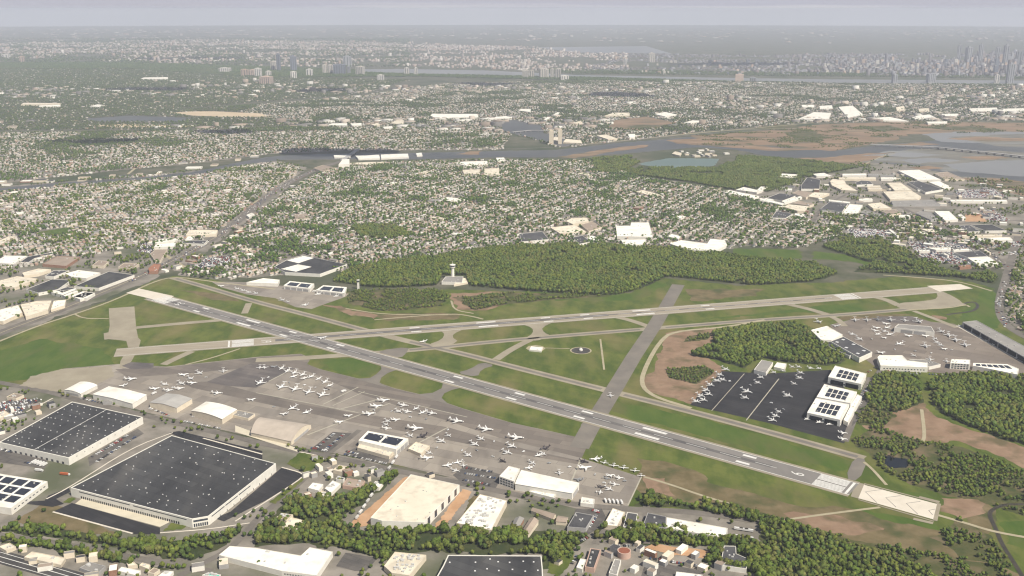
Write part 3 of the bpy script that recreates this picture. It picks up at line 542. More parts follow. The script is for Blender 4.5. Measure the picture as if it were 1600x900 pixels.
building('workshop', 'narrow dark grey roof with one white wall between two roadside buildings', 'building', Q7(695, 590, 720, 500, 785, 510, 772, 602), 7, 'wallw', 'roofk')
building('workshop', 'cream roof with rooftop units, left of the narrow dark workshop', 'building', Q7(572, 580, 630, 475, 706, 500, 660, 588), 7, 'wallc', 'roofw', units=10)
building('workshop', 'dark slate roof beside a row of parked cars below the apron road', 'building', Q7(345, 592, 400, 500, 512, 520, 462, 602), 7, 'wallg', 'roofk', units=4)
pitched('bungalow', 'long brown gabled house under the trees right of rooftop-unit office', 'house', Q7(120, 492, 255, 545, 275, 515, 140, 478), 5, 3, 'wallc', 'rooft', door='')
pitched('bungalow', 'small beige house left of the dark slate workshop', 'house', Q7(275, 560, 338, 565, 350, 535, 290, 525), 5, 2.5, 'wallc', 'rooft', door='')
pitched('bungalow', 'tan gabled barn-like house, front one of the wooded group', 'house', Q7(60, 625, 115, 540, 165, 555, 100, 645), 6, 3.5, 'wallc', 'rooft', door='')
pitched('bungalow', 'dark-roofed house half hidden at the left of the wooded group', 'house', Q7(0, 585, 20, 540, 75, 540, 40, 600), 6, 3, 'wallb', 'roofg', door='')
building('workshop', 'flat black roof with white rim by the round tank', 'building', Q7(455, 842, 490, 725, 556, 735, 515, 852), 7, 'pinkw', 'roofd', rim=1.2, units=4)
building('shed', 'square white shed attached left of the white-rimmed black roof', 'shed', Q7(402, 845, 428, 790, 466, 797, 440, 858), 6, 'wallw', 'roofw')
building('shed', 'grey flat-roofed shed just below the round tank', 'shed', Q7(605, 880, 640, 792, 682, 800, 655, 895), 6, 'wallw', 'roofg', units=2)
building('workshop', 'charcoal roofed garage with white awnings by the right wood', 'building', Q7(1300, 832, 1325, 710, 1400, 712, 1402, 760, 1472, 790, 1466, 855), 7, 'wallw', 'roofk', units=6)
building('warehouse', 'white roof at bottom edge beside the car lot', 'building', Q7(1015, 925, 1028, 872, 1190, 892, 1190, 930), 6, 'wallw', 'roofw', units=2)
c = P(975, 869); t = link('storage_tank', [(c.x + 9 * math.cos(i * math.pi / 18), c.y + 9 * math.sin(i * math.pi / 18), zz) for zz in (0, 8.5) for i in range(36)], [(i, (i + 1) % 36, 36 + (i + 1) % 36, 36 + i) for i in range(36)], M['pinkw'])
tag(t, 'round concrete tank with a rust-red cover in the works yard', 'tank')
link('tank_rim', [(c.x + rr * math.cos(i * math.pi / 18), c.y + rr * math.sin(i * math.pi / 18), 8.5) for rr in (9, 7.6) for i in range(36)], [(i, (i + 1) % 36, 36 + (i + 1) % 36, 36 + i) for i in range(36)], M['pinkw'], t)
link('tank_cover', [(c.x + 7.6 * math.cos(i * math.pi / 18), c.y + 7.6 * math.sin(i * math.pi / 18), 8.3) for i in range(36)], [tuple(range(36))], M['rust'], t)

# hangars and terminals along the left apron
r, _ = pitched('hangar', 'small white arched hangar at the left end of the apron row', 'hangar', PX(100, 610, 125, 597, 152, 602, 126, 615.5), 7, 3, 'wallw', 'roofw', 8, door='ab')
pitched('hangar', 'wide white hangar with low roof, second from the left along the apron', 'hangar', PX(145, 616, 170, 604, 229, 617, 207, 631), 10, 1.8, 'wallw', 'roofw', 2, door='b')
pitched('hangar', 'cream hangar with grey ridged roof, third from the left along the apron', 'hangar', PX(234, 629, 260, 615, 300, 623, 276, 637.5), 10, 3, 'wallc', 'roofs', 2, door='b')
pitched('hangar', 'cream hangar with white arched roof, fourth from the left along the apron', 'hangar', PX(299, 642, 322, 628, 370, 640, 347, 655), 10, 3, 'wallc', 'roofw', 8, door='b')
building('annex', 'low dark-topped annex at the right of the fourth cream hangar', 'building', Q1(1450, 792, 1488, 762, 1594, 786, 1552, 815), 5, 'wallc', 'roofg', units=8, us=2.5)
pitched('hangar', 'vaulted tan-roofed hangar with cream end wall beside the parking lot', 'hangar', PX(392, 676, 455, 690, 486, 664, 410, 653), 7, 9, 'wallc', 'roofv', 14, door='b')
r, p, z = building('hangar', 'white hangar with two black solar fields on its roof, centre of lower apron', 'hangar', PX(560, 688, 575, 673, 638, 685, 619, 702), 12, 'wallw', 'roofw', units=3)
q = [P(a, b, 12) for a, b in PX(575, 673.5, 637, 685, 618, 701.5, 561, 688.5)]
arrays(r, q, z, [(.05, .12, .46, .72), (.52, .12, .93, .72)]); skylights(r, q, z + .42, 8, 2, 1.2, .2, .5)
openings(r, p, (1, -.5), 'hangar_door', 3, 0, 8, M['wallg'], fill=.9)
building('annex', 'cream lean-to offices in front of the solar-roofed hangar', 'building', PX(558, 699, 563, 691, 617, 703.5, 608, 713), 6, 'wallc', 'roofc', units=12, us=2)
building('terminal', 'small beige flat-roofed terminal right of the solar-roofed hangar', 'terminal', Q6(950, 102, 1000, 60, 1086, 85, 1030, 136), 6, 'wallc', 'roofc', units=6, us=2.5)
r, _ = pitched('hangar', 'big bright white hangar on the lower apron below black car lot', 'hangar', PX(805, 756, 894, 771, 905, 755, 815, 735), 11, 1.6, 'wallw', 'roofw', 2, door='b')
r, p, z = building('office_block', 'white four-storey office joined to the left end of big white hangar', 'building', PX(780, 744, 795, 728, 812, 732, 803, 752), 14, 'wallw', 'roofw', units=2)
for k in range(3): openings(r, p, (-.3, -1), 'window', 5, 2 + k * 4, 4 + k * 4, M['glass'], fill=.7)
building('annex', 'long low white annex in front of the big white hangar', 'building', Q7(108, 372, 118, 350, 272, 388, 268, 412), 5, 'wallw', 'roofw', units=5, us=2)
building('office_block', 'small white office with rooftop units at the foot of the right-hand lower apron', 'building', Q7(428, 442, 436, 405, 516, 418, 512, 452), 6, 'wallw', 'roofw', units=6, us=2.5)
# terminal at the top left of the field
building('hangar', 'plain white hangar at the top-left terminal, left of two solar-roofed ones', 'hangar', PX(385, 441, 412, 434.5, 437, 437, 434, 443), 9, 'wallw', 'roofw')
for lab, rp in (('left one of two white solar-roofed hangars at the top-left terminal', PX(443, 446, 453, 439, 491, 443, 484, 451)), ('right one of two white solar-roofed hangars at the top-left terminal', PX(494, 453, 505, 445.5, 542, 448.5, 538, 458))):
    r, p, z = building('hangar', lab, 'hangar', rp, 10, 'wallw', 'roofw', units=2)
    q = [P(a, b, 10) for a, b in rp]; arrays(r, q, z, [(.15, .08, .8, .45), (.15, .52, .8, .9)])
    openings(r, p, (.2, -1), 'hangar_door', 4, 0, 7, M['wallg'], fill=.85)
# control tower
c = P(707.5, 436)
t = empty('control_tower', (c.x, c.y, 0)); tag(t, 'tall white airport control tower with glazed cab rising from the woods', 'control tower')
def lathe(name, prof, m, parent, n=16):
    V = [(rr * math.cos(i * 2 * math.pi / n), rr * math.sin(i * 2 * math.pi / n), zz) for rr, zz in prof for i in range(n)]
    Fc = [(k * n + i, k * n + (i + 1) % n, (k + 1) * n + (i + 1) % n, (k + 1) * n + i) for k in range(len(prof) - 1) for i in range(n)]
    Fc.append(tuple((len(prof) - 1) * n + i for i in range(n)))
    return link(name, V, Fc, m, parent)
lathe('shaft', [(4.6, 0), (4.2, 30)], M['wallw'], t); lathe('cab_base', [(4.2, 30), (7, 33), (7, 35)], M['wallw'], t); lathe('cab_window', [(6.6, 35), (7.6, 39)], M['glass'], t)
lathe('cab_roof', [(8, 39), (8, 40), (5, 41.2)], M['wallw'], t); lathe('antenna', [(.4, 41), (.3, 50)], M['wallw'], t, 6)
building('annex', 'white two-storey base building at the foot of the control tower', 'building', PX(690, 440, 696, 432, 724, 432, 722, 441), 8, 'wallw', 'roofg', units=4)
building('annex', 'low cream annex right of the control tower base', 'building', PX(709, 445, 713, 438, 727, 434, 731, 441), 5, 'wallc', 'roofc', units=2)
c = P(560, 452); t = empty('old_control_tower', (c.x, c.y, 0)); tag(t, 'short white square tower beside the right solar-roofed hangar', 'control tower')
prism('shaft', [Vector((x, y, 0)) for x, y in ((-2.5, -2.5), (2.5, -2.5), (2.5, 2.5), (-2.5, 2.5))], 0, 20, M['wallw'], t); lathe('cab', [(3.6, 20), (4, 23.5), (3, 24.5)], M['glass'], t, 8); lathe('cab_roof', [(4.4, 24.5), (4.4, 25.3)], M['wallw'], t, 8)
# navigation aids in the triangle of grass
c = P(907.5, 548); t = empty('navigation_beacon', (c.x, c.y, 0)); tag(t, 'white beacon drum in the middle of the round gravel pad', 'beacon'); lathe('drum', [(4, 0), (4, 3.5), (1.5, 5.5)], M['wallw'], t); lathe('antenna', [(.8, 5.4), (.6, 9)], M['unit'], t, 8)
building('equipment_hut', 'white equipment hut on the pale octagon pad in the grass', 'hut', PX(827, 546, 830, 541, 848, 542.5, 846, 548), 4, 'wallw', 'roofw', units=2, us=2)
# right-hand black apron
for lab, rp in (('topmost of three white solar-roofed hangars beside the black apron', PX(1294, 589, 1305, 571, 1354, 583.5, 1346, 600)), ('middle of three white solar-roofed hangars beside the black apron', PX(1276, 620, 1288, 600, 1339, 612, 1329, 630)), ('lowest of three white solar-roofed hangars beside the black apron', PX(1261, 644.5, 1275, 621.5, 1327, 631.5, 1313, 656))):
    r, p, z = building('hangar', lab, 'hangar', rp, 13, 'wallw', 'roofw', rim=1.2, units=3)
    q = [P(a, b, 13) for a, b in rp]; arrays(r, q, z, [(.18 + .33 * j, .2 + .16 * i, .46 + .33 * j, .33 + .16 * i) for i in range(4) for j in range(2)])
    openings(r, p, (-1, -.3), 'hangar_door', 2, 0, 9, M['dark'], fill=.85); openings(r, p, (1, -.5), 'window', 8, 3, 5, M['glass'], fill=.5); openings(r, p, (0, -1), 'window', 9, 3, 5.5, M['glass'], fill=.5)
building('office_block', 'white stepped offices along the back of the three solar-roofed hangars', 'building', PX(1318, 656, 1330, 632, 1340, 616, 1347, 619, 1336, 640, 1325, 660), 8, 'wallw', 'roofw', units=9, us=2.5)
building('hangar', 'small hangar with pale grey roof at top of the black apron', 'hangar', PX(1178, 577.5, 1190, 562, 1208, 566, 1197, 582), 8, 'wallw', 'roofg')
building('hangar', 'smaller white-roofed hangar right of the pale grey one', 'hangar', PX(1209, 573, 1214, 566, 1229, 568, 1226, 577), 6, 'wallw', 'roofw')
# brown apron at the right
building('hangar', 'white-roofed hangar at the wood edge, left end of the brown apron', 'hangar', Q4(268, 262, 370, 236, 466, 290, 400, 326, 330, 322), 11, 'wallw', 'roofw')
r, p, z = building('hangar', 'long hangar with slate grey roof and pale hatches, left of brown apron', 'hangar', Q4(388, 332, 470, 302, 652, 400, 572, 436), 11, 'wallw', 'roofk', rim=1.2); skylights(r, p, z, 2, 3, 6, .1)
building('office_block', 'narrow white-edged office strip beside the slate grey hangar', 'building', Q4(330, 345, 375, 330, 540, 410, 510, 425), 7, 'wallw', 'roofk')
r, p, z = building('hangar', 'slate-roofed hangar with white front standing alone amid the brown apron', 'hangar', Q4(790, 246, 815, 224, 1020, 240, 1042, 276), 11, 'wallw', 'roofg', rim=1.2); openings(r, p, (0, -1), 'hangar_door', 2, 0, 8, M['wallg'], .15, .8, .9)
r, p, z = building('hangar', 'broad white-roofed hangar at the lower edge of the brown apron', 'hangar', PX(1371, 558, 1374, 555, 1410, 555, 1418, 563, 1450, 567, 1450, 574, 1376, 571), 11, 'wallw', 'roofw', units=3); openings(r, p, (0, -1), 'window', 14, 4, 6, M['glass'], fill=.5)
building('annex', 'grey stepped annex at the right of the broad white-roofed hangar', 'building', PX(1420, 561, 1450, 562, 1470, 569, 1452, 573), 7, 'wallw', 'roofg', units=3)
r, p, z = building('office_block', 'white cube office with solar panels below the brown apron', 'building', PX(1485, 567, 1487, 561, 1516, 562, 1516, 569), 13, 'wallw', 'roofw', units=6); [openings(r, p, (0, -1), 'window', 6, 1.5 + 4 * k, 4 + 4 * k, M['glass'], fill=.75) for k in range(3)]
r, p, z = building('hangar', 'long white hangar with small solar fields at the right of the white cube', 'hangar', PX(1520, 571, 1521, 567, 1575, 569, 1592, 576, 1590, 585), 10, 'wallw', 'roofw'); arrays(r, [P(a, b, 10) for a, b in PX(1522, 567.5, 1574, 569.5, 1588, 579, 1522, 572)], z, [(.05 + i * .16, .15, .17 + i * .16, .7) for i in range(6)])
r, p, z = building('hangar', 'very long grey-roofed open hangar along the right end of the airport', 'hangar', PX(1504, 503, 1526, 500.5, 1640, 562, 1640, 580), 12, 'wallg', 'roofg', rim=1.2, units=22); openings(r, p, (-1, -.6), 'hangar_bay', 9, 0, 10, M['dark'], .02, .98, .9)

# town and industry: (pixel outline, height, wall, roof, colour words)
W, C_, D_, T_, G_ = ('wallw', 'roofw', 'white-roofed'), ('wallc', 'roofc', 'cream-roofed'), ('wallw', 'roofd', 'black-roofed'), ('wallc', 'rooft', 'tan-roofed'), ('wallg', 'roofg', 'grey-roofed')
K_ = ('wallw', 'roofk', 'charcoal-roofed')
def grp(q, h, place, items):
    its = [(q(*c), st) for c, st in items]
    by = {}
    for rp, st in its: by.setdefault(st[2], []).append((rp, st))
    for wds, lst in by.items():
        lst.sort(key=lambda t: sum(a for a, b in t[0]) / len(t[0]))
        for i, (rp, st) in enumerate(lst):
            lab = f"{'only' if len(lst) == 1 else nth(i) + ' from left'} {wds} flat building {place}"
            n_un = 0 if st[2] == 'black-roofed' else random.randint(1, 5)
            building('warehouse', lab, 'warehouse', rp, h, st[0], st[1], units=n_un, us=4, group='flat-roofed buildings ' + place)
grp(RA, 9, 'left half of the industrial park', [((265, 150, 285, 140, 440, 150, 425, 185, 260, 175), W), ((600, 145, 720, 133, 800, 165, 640, 165), W), ((480, 260, 540, 180, 680, 205, 670, 300, 480, 300), K_), ((780, 220, 810, 198, 930, 210, 950, 250, 1070, 322, 900, 310, 800, 265), C_), ((390, 345, 450, 315, 610, 340, 530, 390), T_),
    ((530, 375, 620, 335, 775, 345, 660, 395), C_), ((285, 430, 470, 375, 490, 385, 305, 445), W), ((120, 395, 250, 345, 420, 372, 280, 425), K_), ((300, 488, 350, 460, 560, 482, 520, 530, 440, 530), C_), ((385, 450, 470, 425, 620, 455, 565, 475), T_), ((680, 505, 775, 435, 965, 458, 905, 540), K_), ((765, 410, 990, 435, 985, 450, 770, 428), W), ((905, 555, 985, 458, 1120, 468, 1070, 552), W),
    ((1090, 545, 1150, 520, 1310, 560, 1290, 590), G_), ((1290, 520, 1470, 515, 1520, 555, 1400, 572), T_), ((1170, 458, 1310, 442, 1420, 500, 1230, 505), C_), ((1040, 235, 1100, 212, 1190, 217, 1230, 250, 1060, 258), K_), ((910, 143, 1160, 140, 1160, 158, 910, 160), W), ((870, 182, 1255, 178, 1260, 194, 875, 196), C_), ((1170, 142, 1450, 150, 1450, 164, 1180, 160), G_), ((1310, 180, 1470, 180, 1470, 196, 1312, 196), W), ((1165, 270, 1300, 265, 1310, 280, 1170, 284), C_), ((1175, 292, 1320, 290, 1325, 303, 1180, 305), C_),
    ((170, 600, 220, 532, 392, 560, 318, 604), K_), ((410, 570, 420, 552, 512, 565, 500, 596), W), ((1080, 405, 1210, 396, 1225, 411, 1085, 416), W), ((0, 330, 60, 275, 130, 280, 60, 320), W), ((30, 410, 60, 395, 300, 450, 280, 468), W)])
grp(RB, 9, 'right half of the industrial park', [((170, 120, 410, 110, 660, 222, 390, 225), W), ((580, 150, 730, 132, 925, 215, 700, 215), T_), ((280, 250, 400, 236, 680, 332, 480, 365), K_), ((520, 250, 640, 240, 800, 316, 690, 322), W), ((0, 358, 330, 352, 430, 410, 390, 446, 80, 446), C_), ((40, 258, 200, 255, 330, 345, 130, 345), C_), ((90, 462, 560, 452, 650, 500, 110, 502), G_), ((370, 602, 430, 580, 540, 592, 620, 662, 540, 680), G_),
    ((580, 580, 750, 580, 850, 672, 700, 682), W), ((755, 450, 1400, 452, 1410, 470, 770, 466), W), ((850, 742, 978, 736, 1100, 808, 970, 812), K_), ((990, 737, 1220, 727, 1400, 798, 1160, 802), D_), ((170, 625, 300, 622, 310, 640, 180, 643), W), ((845, 620, 890, 615, 940, 655, 900, 662), W), ((1250, 415, 1300, 400, 1350, 415, 1340, 428), C_)])
grp(RC, 8, 'beside the big dark car park', [((1050, 232, 1440, 222, 1470, 250, 1100, 260), W), ((890, 197, 1350, 190, 1350, 206, 900, 212), C_), ((490, 340, 770, 338, 770, 360, 600, 365), W), ((410, 366, 530, 365, 530, 378, 412, 380), W), ((790, 360, 970, 350, 980, 365, 800, 373), W), ((650, 402, 690, 396, 750, 424, 730, 430), W), ((800, 392, 1090, 372, 1190, 438, 960, 450), K_), ((960, 457, 1210, 447, 1310, 520, 1080, 536), W), ((850, 547, 990, 536, 1000, 550, 872, 562), ('wallb', 'roofr', 'brick-red')), ((60, 135, 85, 130, 180, 200, 160, 210), W), ((325, 125, 405, 122, 410, 140, 330, 142), C_), ((415, 125, 560, 130, 640, 165, 520, 160), C_), ((400, 160, 470, 155, 505, 180, 450, 185), W), ((1095, 345, 1130, 340, 1225, 395, 1210, 405), C_)])
grp(U7, 9, 'just behind the middle of the big wood', [((650, 512, 740, 510, 745, 490, 856, 490, 880, 572, 878, 580, 656, 576), W), ((680, 597, 840, 596, 815, 628, 700, 630), W), ((240, 522, 395, 505, 465, 547, 300, 558), C_), ((45, 560, 190, 546, 230, 595, 60, 610), K_), ((335, 482, 375, 462, 470, 460, 482, 482, 380, 500), C_), ((430, 503, 500, 482, 560, 520, 480, 545), T_), ((985, 622, 1060, 600, 1220, 622, 1240, 592, 1330, 600, 1345, 630, 1270, 668, 1100, 660), W), ((970, 577, 1000, 562, 1055, 575, 1040, 592), W), ((380, 582, 440, 570, 490, 610, 420, 625), K_), ((465, 587, 500, 572, 545, 585, 520, 605), W)])
grp(U7, 8, 'by the houses below the green pond', [((1320, 300, 1360, 288, 1545, 325, 1510, 340), W), ((1400, 285, 1450, 268, 1560, 292, 1530, 302), W), ((1535, 352, 1600, 335, 1640, 345, 1600, 365), W), ((770, 297, 820, 287, 930, 315, 880, 325), C_), ((1000, 60, 1020, 45, 1060, 55, 1050, 72), C_), ((410, 185, 440, 178, 520, 190, 480, 198), C_)])
r, p, z = building('warehouse', 'black-roofed warehouse with two white roof squares at the wood left end', 'warehouse', U6(115, 766, 190, 725, 295, 694, 565, 752, 400, 812, 180, 800), 9, 'wallw', 'roofd')
for c in (U6(190, 727, 297, 697, 365, 711, 265, 745), U6(150, 780, 262, 750, 352, 766, 250, 798)): prism('white_roof_square', inset(ccw([P(a, b, 9) for a, b in c]), 1.5), z + .05, z + .3, M['roofw'], r)
grp(U6, 8, 'in the town between wood and river', [((485, 70, 590, 66, 590, 78, 490, 80), W), ((620, 72, 770, 66, 775, 88, 640, 92), W), ((780, 66, 950, 60, 955, 80, 782, 88), W), ((1140, 342, 1200, 332, 1330, 345, 1220, 358), W), ((1240, 118, 1300, 110, 1450, 106, 1450, 125, 1310, 135), W), ((1290, 162, 1400, 158, 1400, 185, 1300, 187), C_), ((1422, 155, 1520, 150, 1522, 190, 1428, 192), C_), ((1500, 86, 1550, 84, 1562, 104, 1510, 108), W), ((1000, 58, 1035, 54, 1040, 68, 1005, 70), W), ((180, 385, 270, 378, 290, 392, 200, 398), C_), ((240, 440, 320, 436, 330, 465, 250, 470), T_), ((580, 120, 700, 112, 800, 112, 720, 132), C_), ((820, 130, 900, 122, 1000, 128, 940, 140), G_), ((360, 150, 420, 130, 500, 150, 420, 172), T_)])
r, p, z = building('factory', 'tall white mill block beside the river above the town', 'factory', PX(529, 257, 535, 249, 546, 248.5, 546, 256), 18, 'wallw', 'roofw')
grp(RF, 8, 'in the left-hand warehouse district', [((-20, 505, 60, 462, 285, 465, 140, 548, 0, 540), W), ((205, 530, 290, 472, 520, 432, 555, 442, 360, 490, 300, 530), D_), ((440, 550, 600, 467, 830, 477, 690, 570), ('wallb', 'rooft', 'pinkish tan-roofed')), ((230, 642, 400, 597, 530, 605, 400, 650, 250, 670), C_), ((470, 672, 560, 617, 720, 617, 560, 680), K_), ((0, 722, 180, 677, 390, 702, 150, 795, -20, 775), C_), ((270, 812, 540, 707, 740, 717, 600, 815, 400, 850), D_), ((680, 650, 820, 612, 1045, 640, 900, 697, 740, 680), W), ((770, 782, 1130, 627, 1400, 662, 1030, 800), D_), ((590, 822, 700, 787, 790, 800, 650, 850), K_), ((750, 892, 880, 842, 990, 850, 900, 905), W), ((650, 872, 800, 812, 815, 832, 680, 886), W), ((960, 562, 1030, 512, 1130, 522, 1080, 570), T_), ((1230, 582, 1290, 542, 1450, 542, 1380, 600), T_), ((-20, 312, 90, 262, 160, 262, 0, 350), C_)])
grp(RG, 8, 'beside the diagonal highway', [((600, 250, 640, 196, 935, 196, 920, 240), C_), ((590, 306, 625, 262, 690, 262, 660, 302), W), ((200, 327, 350, 287, 530, 282, 490, 302, 300, 330), W), ((270, 372, 290, 347, 500, 327, 480, 366), W), ((230, 442, 290, 397, 410, 397, 340, 510, 280, 512), T_), ((560, 330, 580, 302, 830, 302, 790, 340), K_), ((210, 592, 270, 547, 340, 552, 310, 625, 220, 627), ('wallb', 'roofr', 'maroon-roofed')), ((1230, 40, 1290, 15, 1320, 30, 1260, 60), W), ((1070, 160, 1110, 140, 1200, 165, 1150, 185), T_)])
building('warehouse', 'first of three pale flat roofs beside the highway at the left edge', 'warehouse', Q1(-70, 200, -30, 142, 115, 107, 140, 152, 20, 208), 8, 'wallc', 'roofw', units=7, us=4)
building('warehouse', 'middle of three pale flat roofs beside the highway at the left edge', 'warehouse', Q1(128, 104, 235, 80, 322, 78, 300, 138, 160, 178), 9, 'wallc', 'roofc', units=8, us=4)
building('warehouse', 'third of three pale flat roofs beside the highway at the left edge', 'warehouse', Q1(336, 79, 412, 74, 404, 108, 318, 134), 7, 'wallc', 'roofw', units=4, us=4)
building('warehouse', 'white flat roof by the highway, right of the multi-part white roof', 'warehouse', Q1(445, 50, 520, 20, 592, 30, 500, 70), 8, 'wallw', 'roofw', units=3)
building('warehouse', 'long thin white roof above the highway, left of the airport corner', 'warehouse', Q1(320, 25, 470, 5, 485, 12, 400, 45), 8, 'wallw', 'roofw')
# bottom-left shops and the works yard in the middle
grp(Q5, 5, 'along the street in the bottom-left corner', [((497, 848, 560, 812, 660, 837, 610, 888), G_), ((735, 866, 760, 842, 880, 866, 850, 895), W), ((790, 817, 830, 806, 860, 830, 800, 836), C_), ((868, 832, 890, 816, 940, 830, 930, 856), C_), ((922, 876, 960, 846, 1000, 860, 962, 886), T_), ((150, 782, 200, 746, 410, 786, 380, 830), C_), ((-10, 715, 60, 692, 100, 716, 40, 742), C_), ((985, 900, 1030, 868, 1085, 870, 1060, 900), W), ((1262, 893, 1290, 882, 1380, 890, 1370, 905), ('wallw', 'teal', 'teal-roofed'))])
grp(Q6, 6, 'around the works yard between the warehouses', [((325, 348, 355, 316, 420, 326, 392, 366), W), ((430, 352, 480, 302, 530, 322, 470, 380), W), ((540, 332, 570, 287, 682, 306, 652, 350), ('pinkw', 'rooft', 'pink-walled')), ((382, 402, 410, 362, 460, 382, 430, 430), C_), ((722, 342, 745, 306, 795, 316, 770, 346), W), ((498, 292, 510, 276, 555, 286, 545, 300), K_), ((160, 592, 220, 532, 300, 552, 250, 612), C_), ((128, 532, 160, 506, 232, 516, 190, 552), T_), ((480, 235, 520, 205, 570, 215, 540, 250), C_)])
grp(Q1, 6, 'at the left edge above the black ridge-line roof', [((-20, 780, 30, 765, 60, 785, 0, 815), C_), ((40, 680, 90, 655, 150, 668, 100, 690), T_), ((640, 700, 700, 700, 700, 712, 640, 712), G_)])
FAR = Zm(1200, 0, 4)
grp(FAR, 10, 'beyond the brown marsh', [((190, 742, 290, 700, 395, 705, 380, 742), W), ((440, 668, 530, 660, 595, 715, 500, 735), W), ((650, 738, 760, 730, 880, 755, 720, 752), W), ((890, 728, 1010, 715, 1050, 735, 920, 742), W), ((1255, 678, 1430, 672, 1440, 692, 1270, 694), W), ((1465, 680, 1640, 675, 1640, 690, 1480, 694), W), ((800, 670, 850, 662, 860, 686, 805, 690), C_), ((940, 680, 1005, 675, 1010, 692, 945, 695), C_), ((990, 760, 1120, 758, 1120, 768, 1000, 770), W), ((1085, 712, 1190, 710, 1190, 724, 1090, 726), W), ((210, 655, 290, 655, 290, 668, 215, 668), W), ((320, 662, 400, 658, 405, 675, 325, 680), W)])
grp(Zm(400, 0, 4), 12, 'in the fields beyond the river', [((1090, 722, 1100, 711, 1385, 712, 1390, 728, 1120, 738), W), ((1440, 735, 1600, 722, 1600, 736, 1460, 742), W), ((450, 780, 480, 768, 570, 770, 570, 782), W), ((840, 770, 880, 750, 925, 752, 920, 778), C_), ((590, 772, 660, 768, 660, 780, 600, 782), W), ((790, 792, 850, 788, 855, 798, 800, 800), W), ((720, 778, 760, 768, 775, 776, 740, 784), C_)])
grp(Zm(800, 0, 4), 12, 'in the far river valley', [((40, 690, 60, 680, 118, 682, 115, 700), W), ((580, 722, 640, 704, 735, 704, 735, 722), C_), ((890, 712, 960, 700, 1030, 715, 960, 728), W), ((1075, 765, 1130, 752, 1200, 755, 1120, 768), W), ((530, 848, 590, 840, 660, 865, 600, 870), C_), ((725, 838, 770, 836, 770, 858, 735, 860), W), ((200, 748, 230, 725, 245, 728, 215, 750), W), ((250, 722, 285, 700, 300, 703, 270, 725), W), ((380, 768, 430, 755, 440, 762, 400, 772), C_)])
grp(Zm(0, 0, 4), 12, 'on the far left bank', [((130, 652, 150, 642, 380, 645, 370, 652), C_), ((240, 660, 380, 654, 375, 662, 245, 665), W), ((560, 664, 610, 652, 640, 655, 620, 668), W), ((40, 795, 60, 785, 110, 785, 100, 797), T_), ((880, 492, 900, 484, 1050, 482, 1050, 492), W)])
# cement works by the river
for i, (x0, x1, yb, yt, lab) in enumerate(((858, 865, 226, 205, 'left tall cream silo block at the riverside cement works'), (872, 878, 225, 203, 'right tall cream silo tower at the riverside cement works'))):
    a, b = P(x0, yb), P(x1, yb); k = (b - a).length
    hh = 0
    while proj(a.x, a.y, hh)[1] > yt: hh += 1
    r_ = prism('silo', [a, b, b + Vector((0, k, 0)), a + Vector((0, k, 0))], 0, hh, M['wallc']); tag(r_, lab, 'silo')
    prism('head_house', [a + Vector((k * .2, k * .2, 0)), a + Vector((k * .8, k * .2, 0)), a + Vector((k * .8, k * .8, 0)), a + Vector((k * .2, k * .8, 0))], hh, hh + 6, M['wallc'], r_)
building('factory', 'low cream plant building between silos at the riverside cement works', 'factory', PX(864, 219, 866, 214, 873, 214, 872, 220), 14, 'wallc', 'roofc')
building('factory', 'long low cream shed right of the riverside cement works silos', 'factory', PX(880, 222, 884, 217, 908, 219, 910, 224), 8, 'wallc', 'roofc')
# bridges
def bridge(label, pl, wd, hz_, m, npier):
    p = [P(a, b, hz_) for a, b in pl]; V, Fc = [], []
    ribbon(p, wd, hz_, V, Fc); V2 = V + [v - Vector((0, 0, 2.5)) for v in V]; n = len(V); Fc2 = list(Fc) + [tuple(i + n for i in f[::-1]) for f in Fc]
    for i in range(len(p) - 1):
        for s in (0, 1):
            a, b = 2 * i + s, 2 * i + 2 + s; Fc2.append((a, b, b + n, a + n) if s == 1 else (b, a, a + n, b + n))
    r_ = link('road_bridge', V2, Fc2, m); tag(r_, label, 'bridge')
    tot = [(p[i] - p[0]).length for i in range(len(p))]
    for k in range(npier):
        d = tot[-1] * (k + .5) / npier
        i = max(j for j in range(len(tot) - 1) if tot[j] <= d); q_ = p[i].lerp(p[i + 1], (d - tot[i]) / (tot[i + 1] - tot[i])); u = (p[i + 1] - p[i]).normalized()
        s = Vector((-u.y, u.x, 0)) * wd * .4
        prism('pier', [q_ - s - u * 2, q_ + s - u * 2, q_ + s + u * 2, q_ - s + u * 2], 0, hz_ - 2.6, m, r_)
bridge('long grey viaduct on piers across the tidal flats at right', PX(1360, 225, 1385, 226, 1460, 229, 1520, 235, 1640, 248), 22, 12, M['wallg'], 22)
bridge('low road bridge across the narrow river above the cement works', PX(800, 206, 830, 203, 862, 204), 16, 9, M['wallg'], 6)
bridge('low highway bridge over the river at the top of the diagonal road', PX(535, 250, 552, 238, 560, 232), 22, 8, M['wallg'], 4)

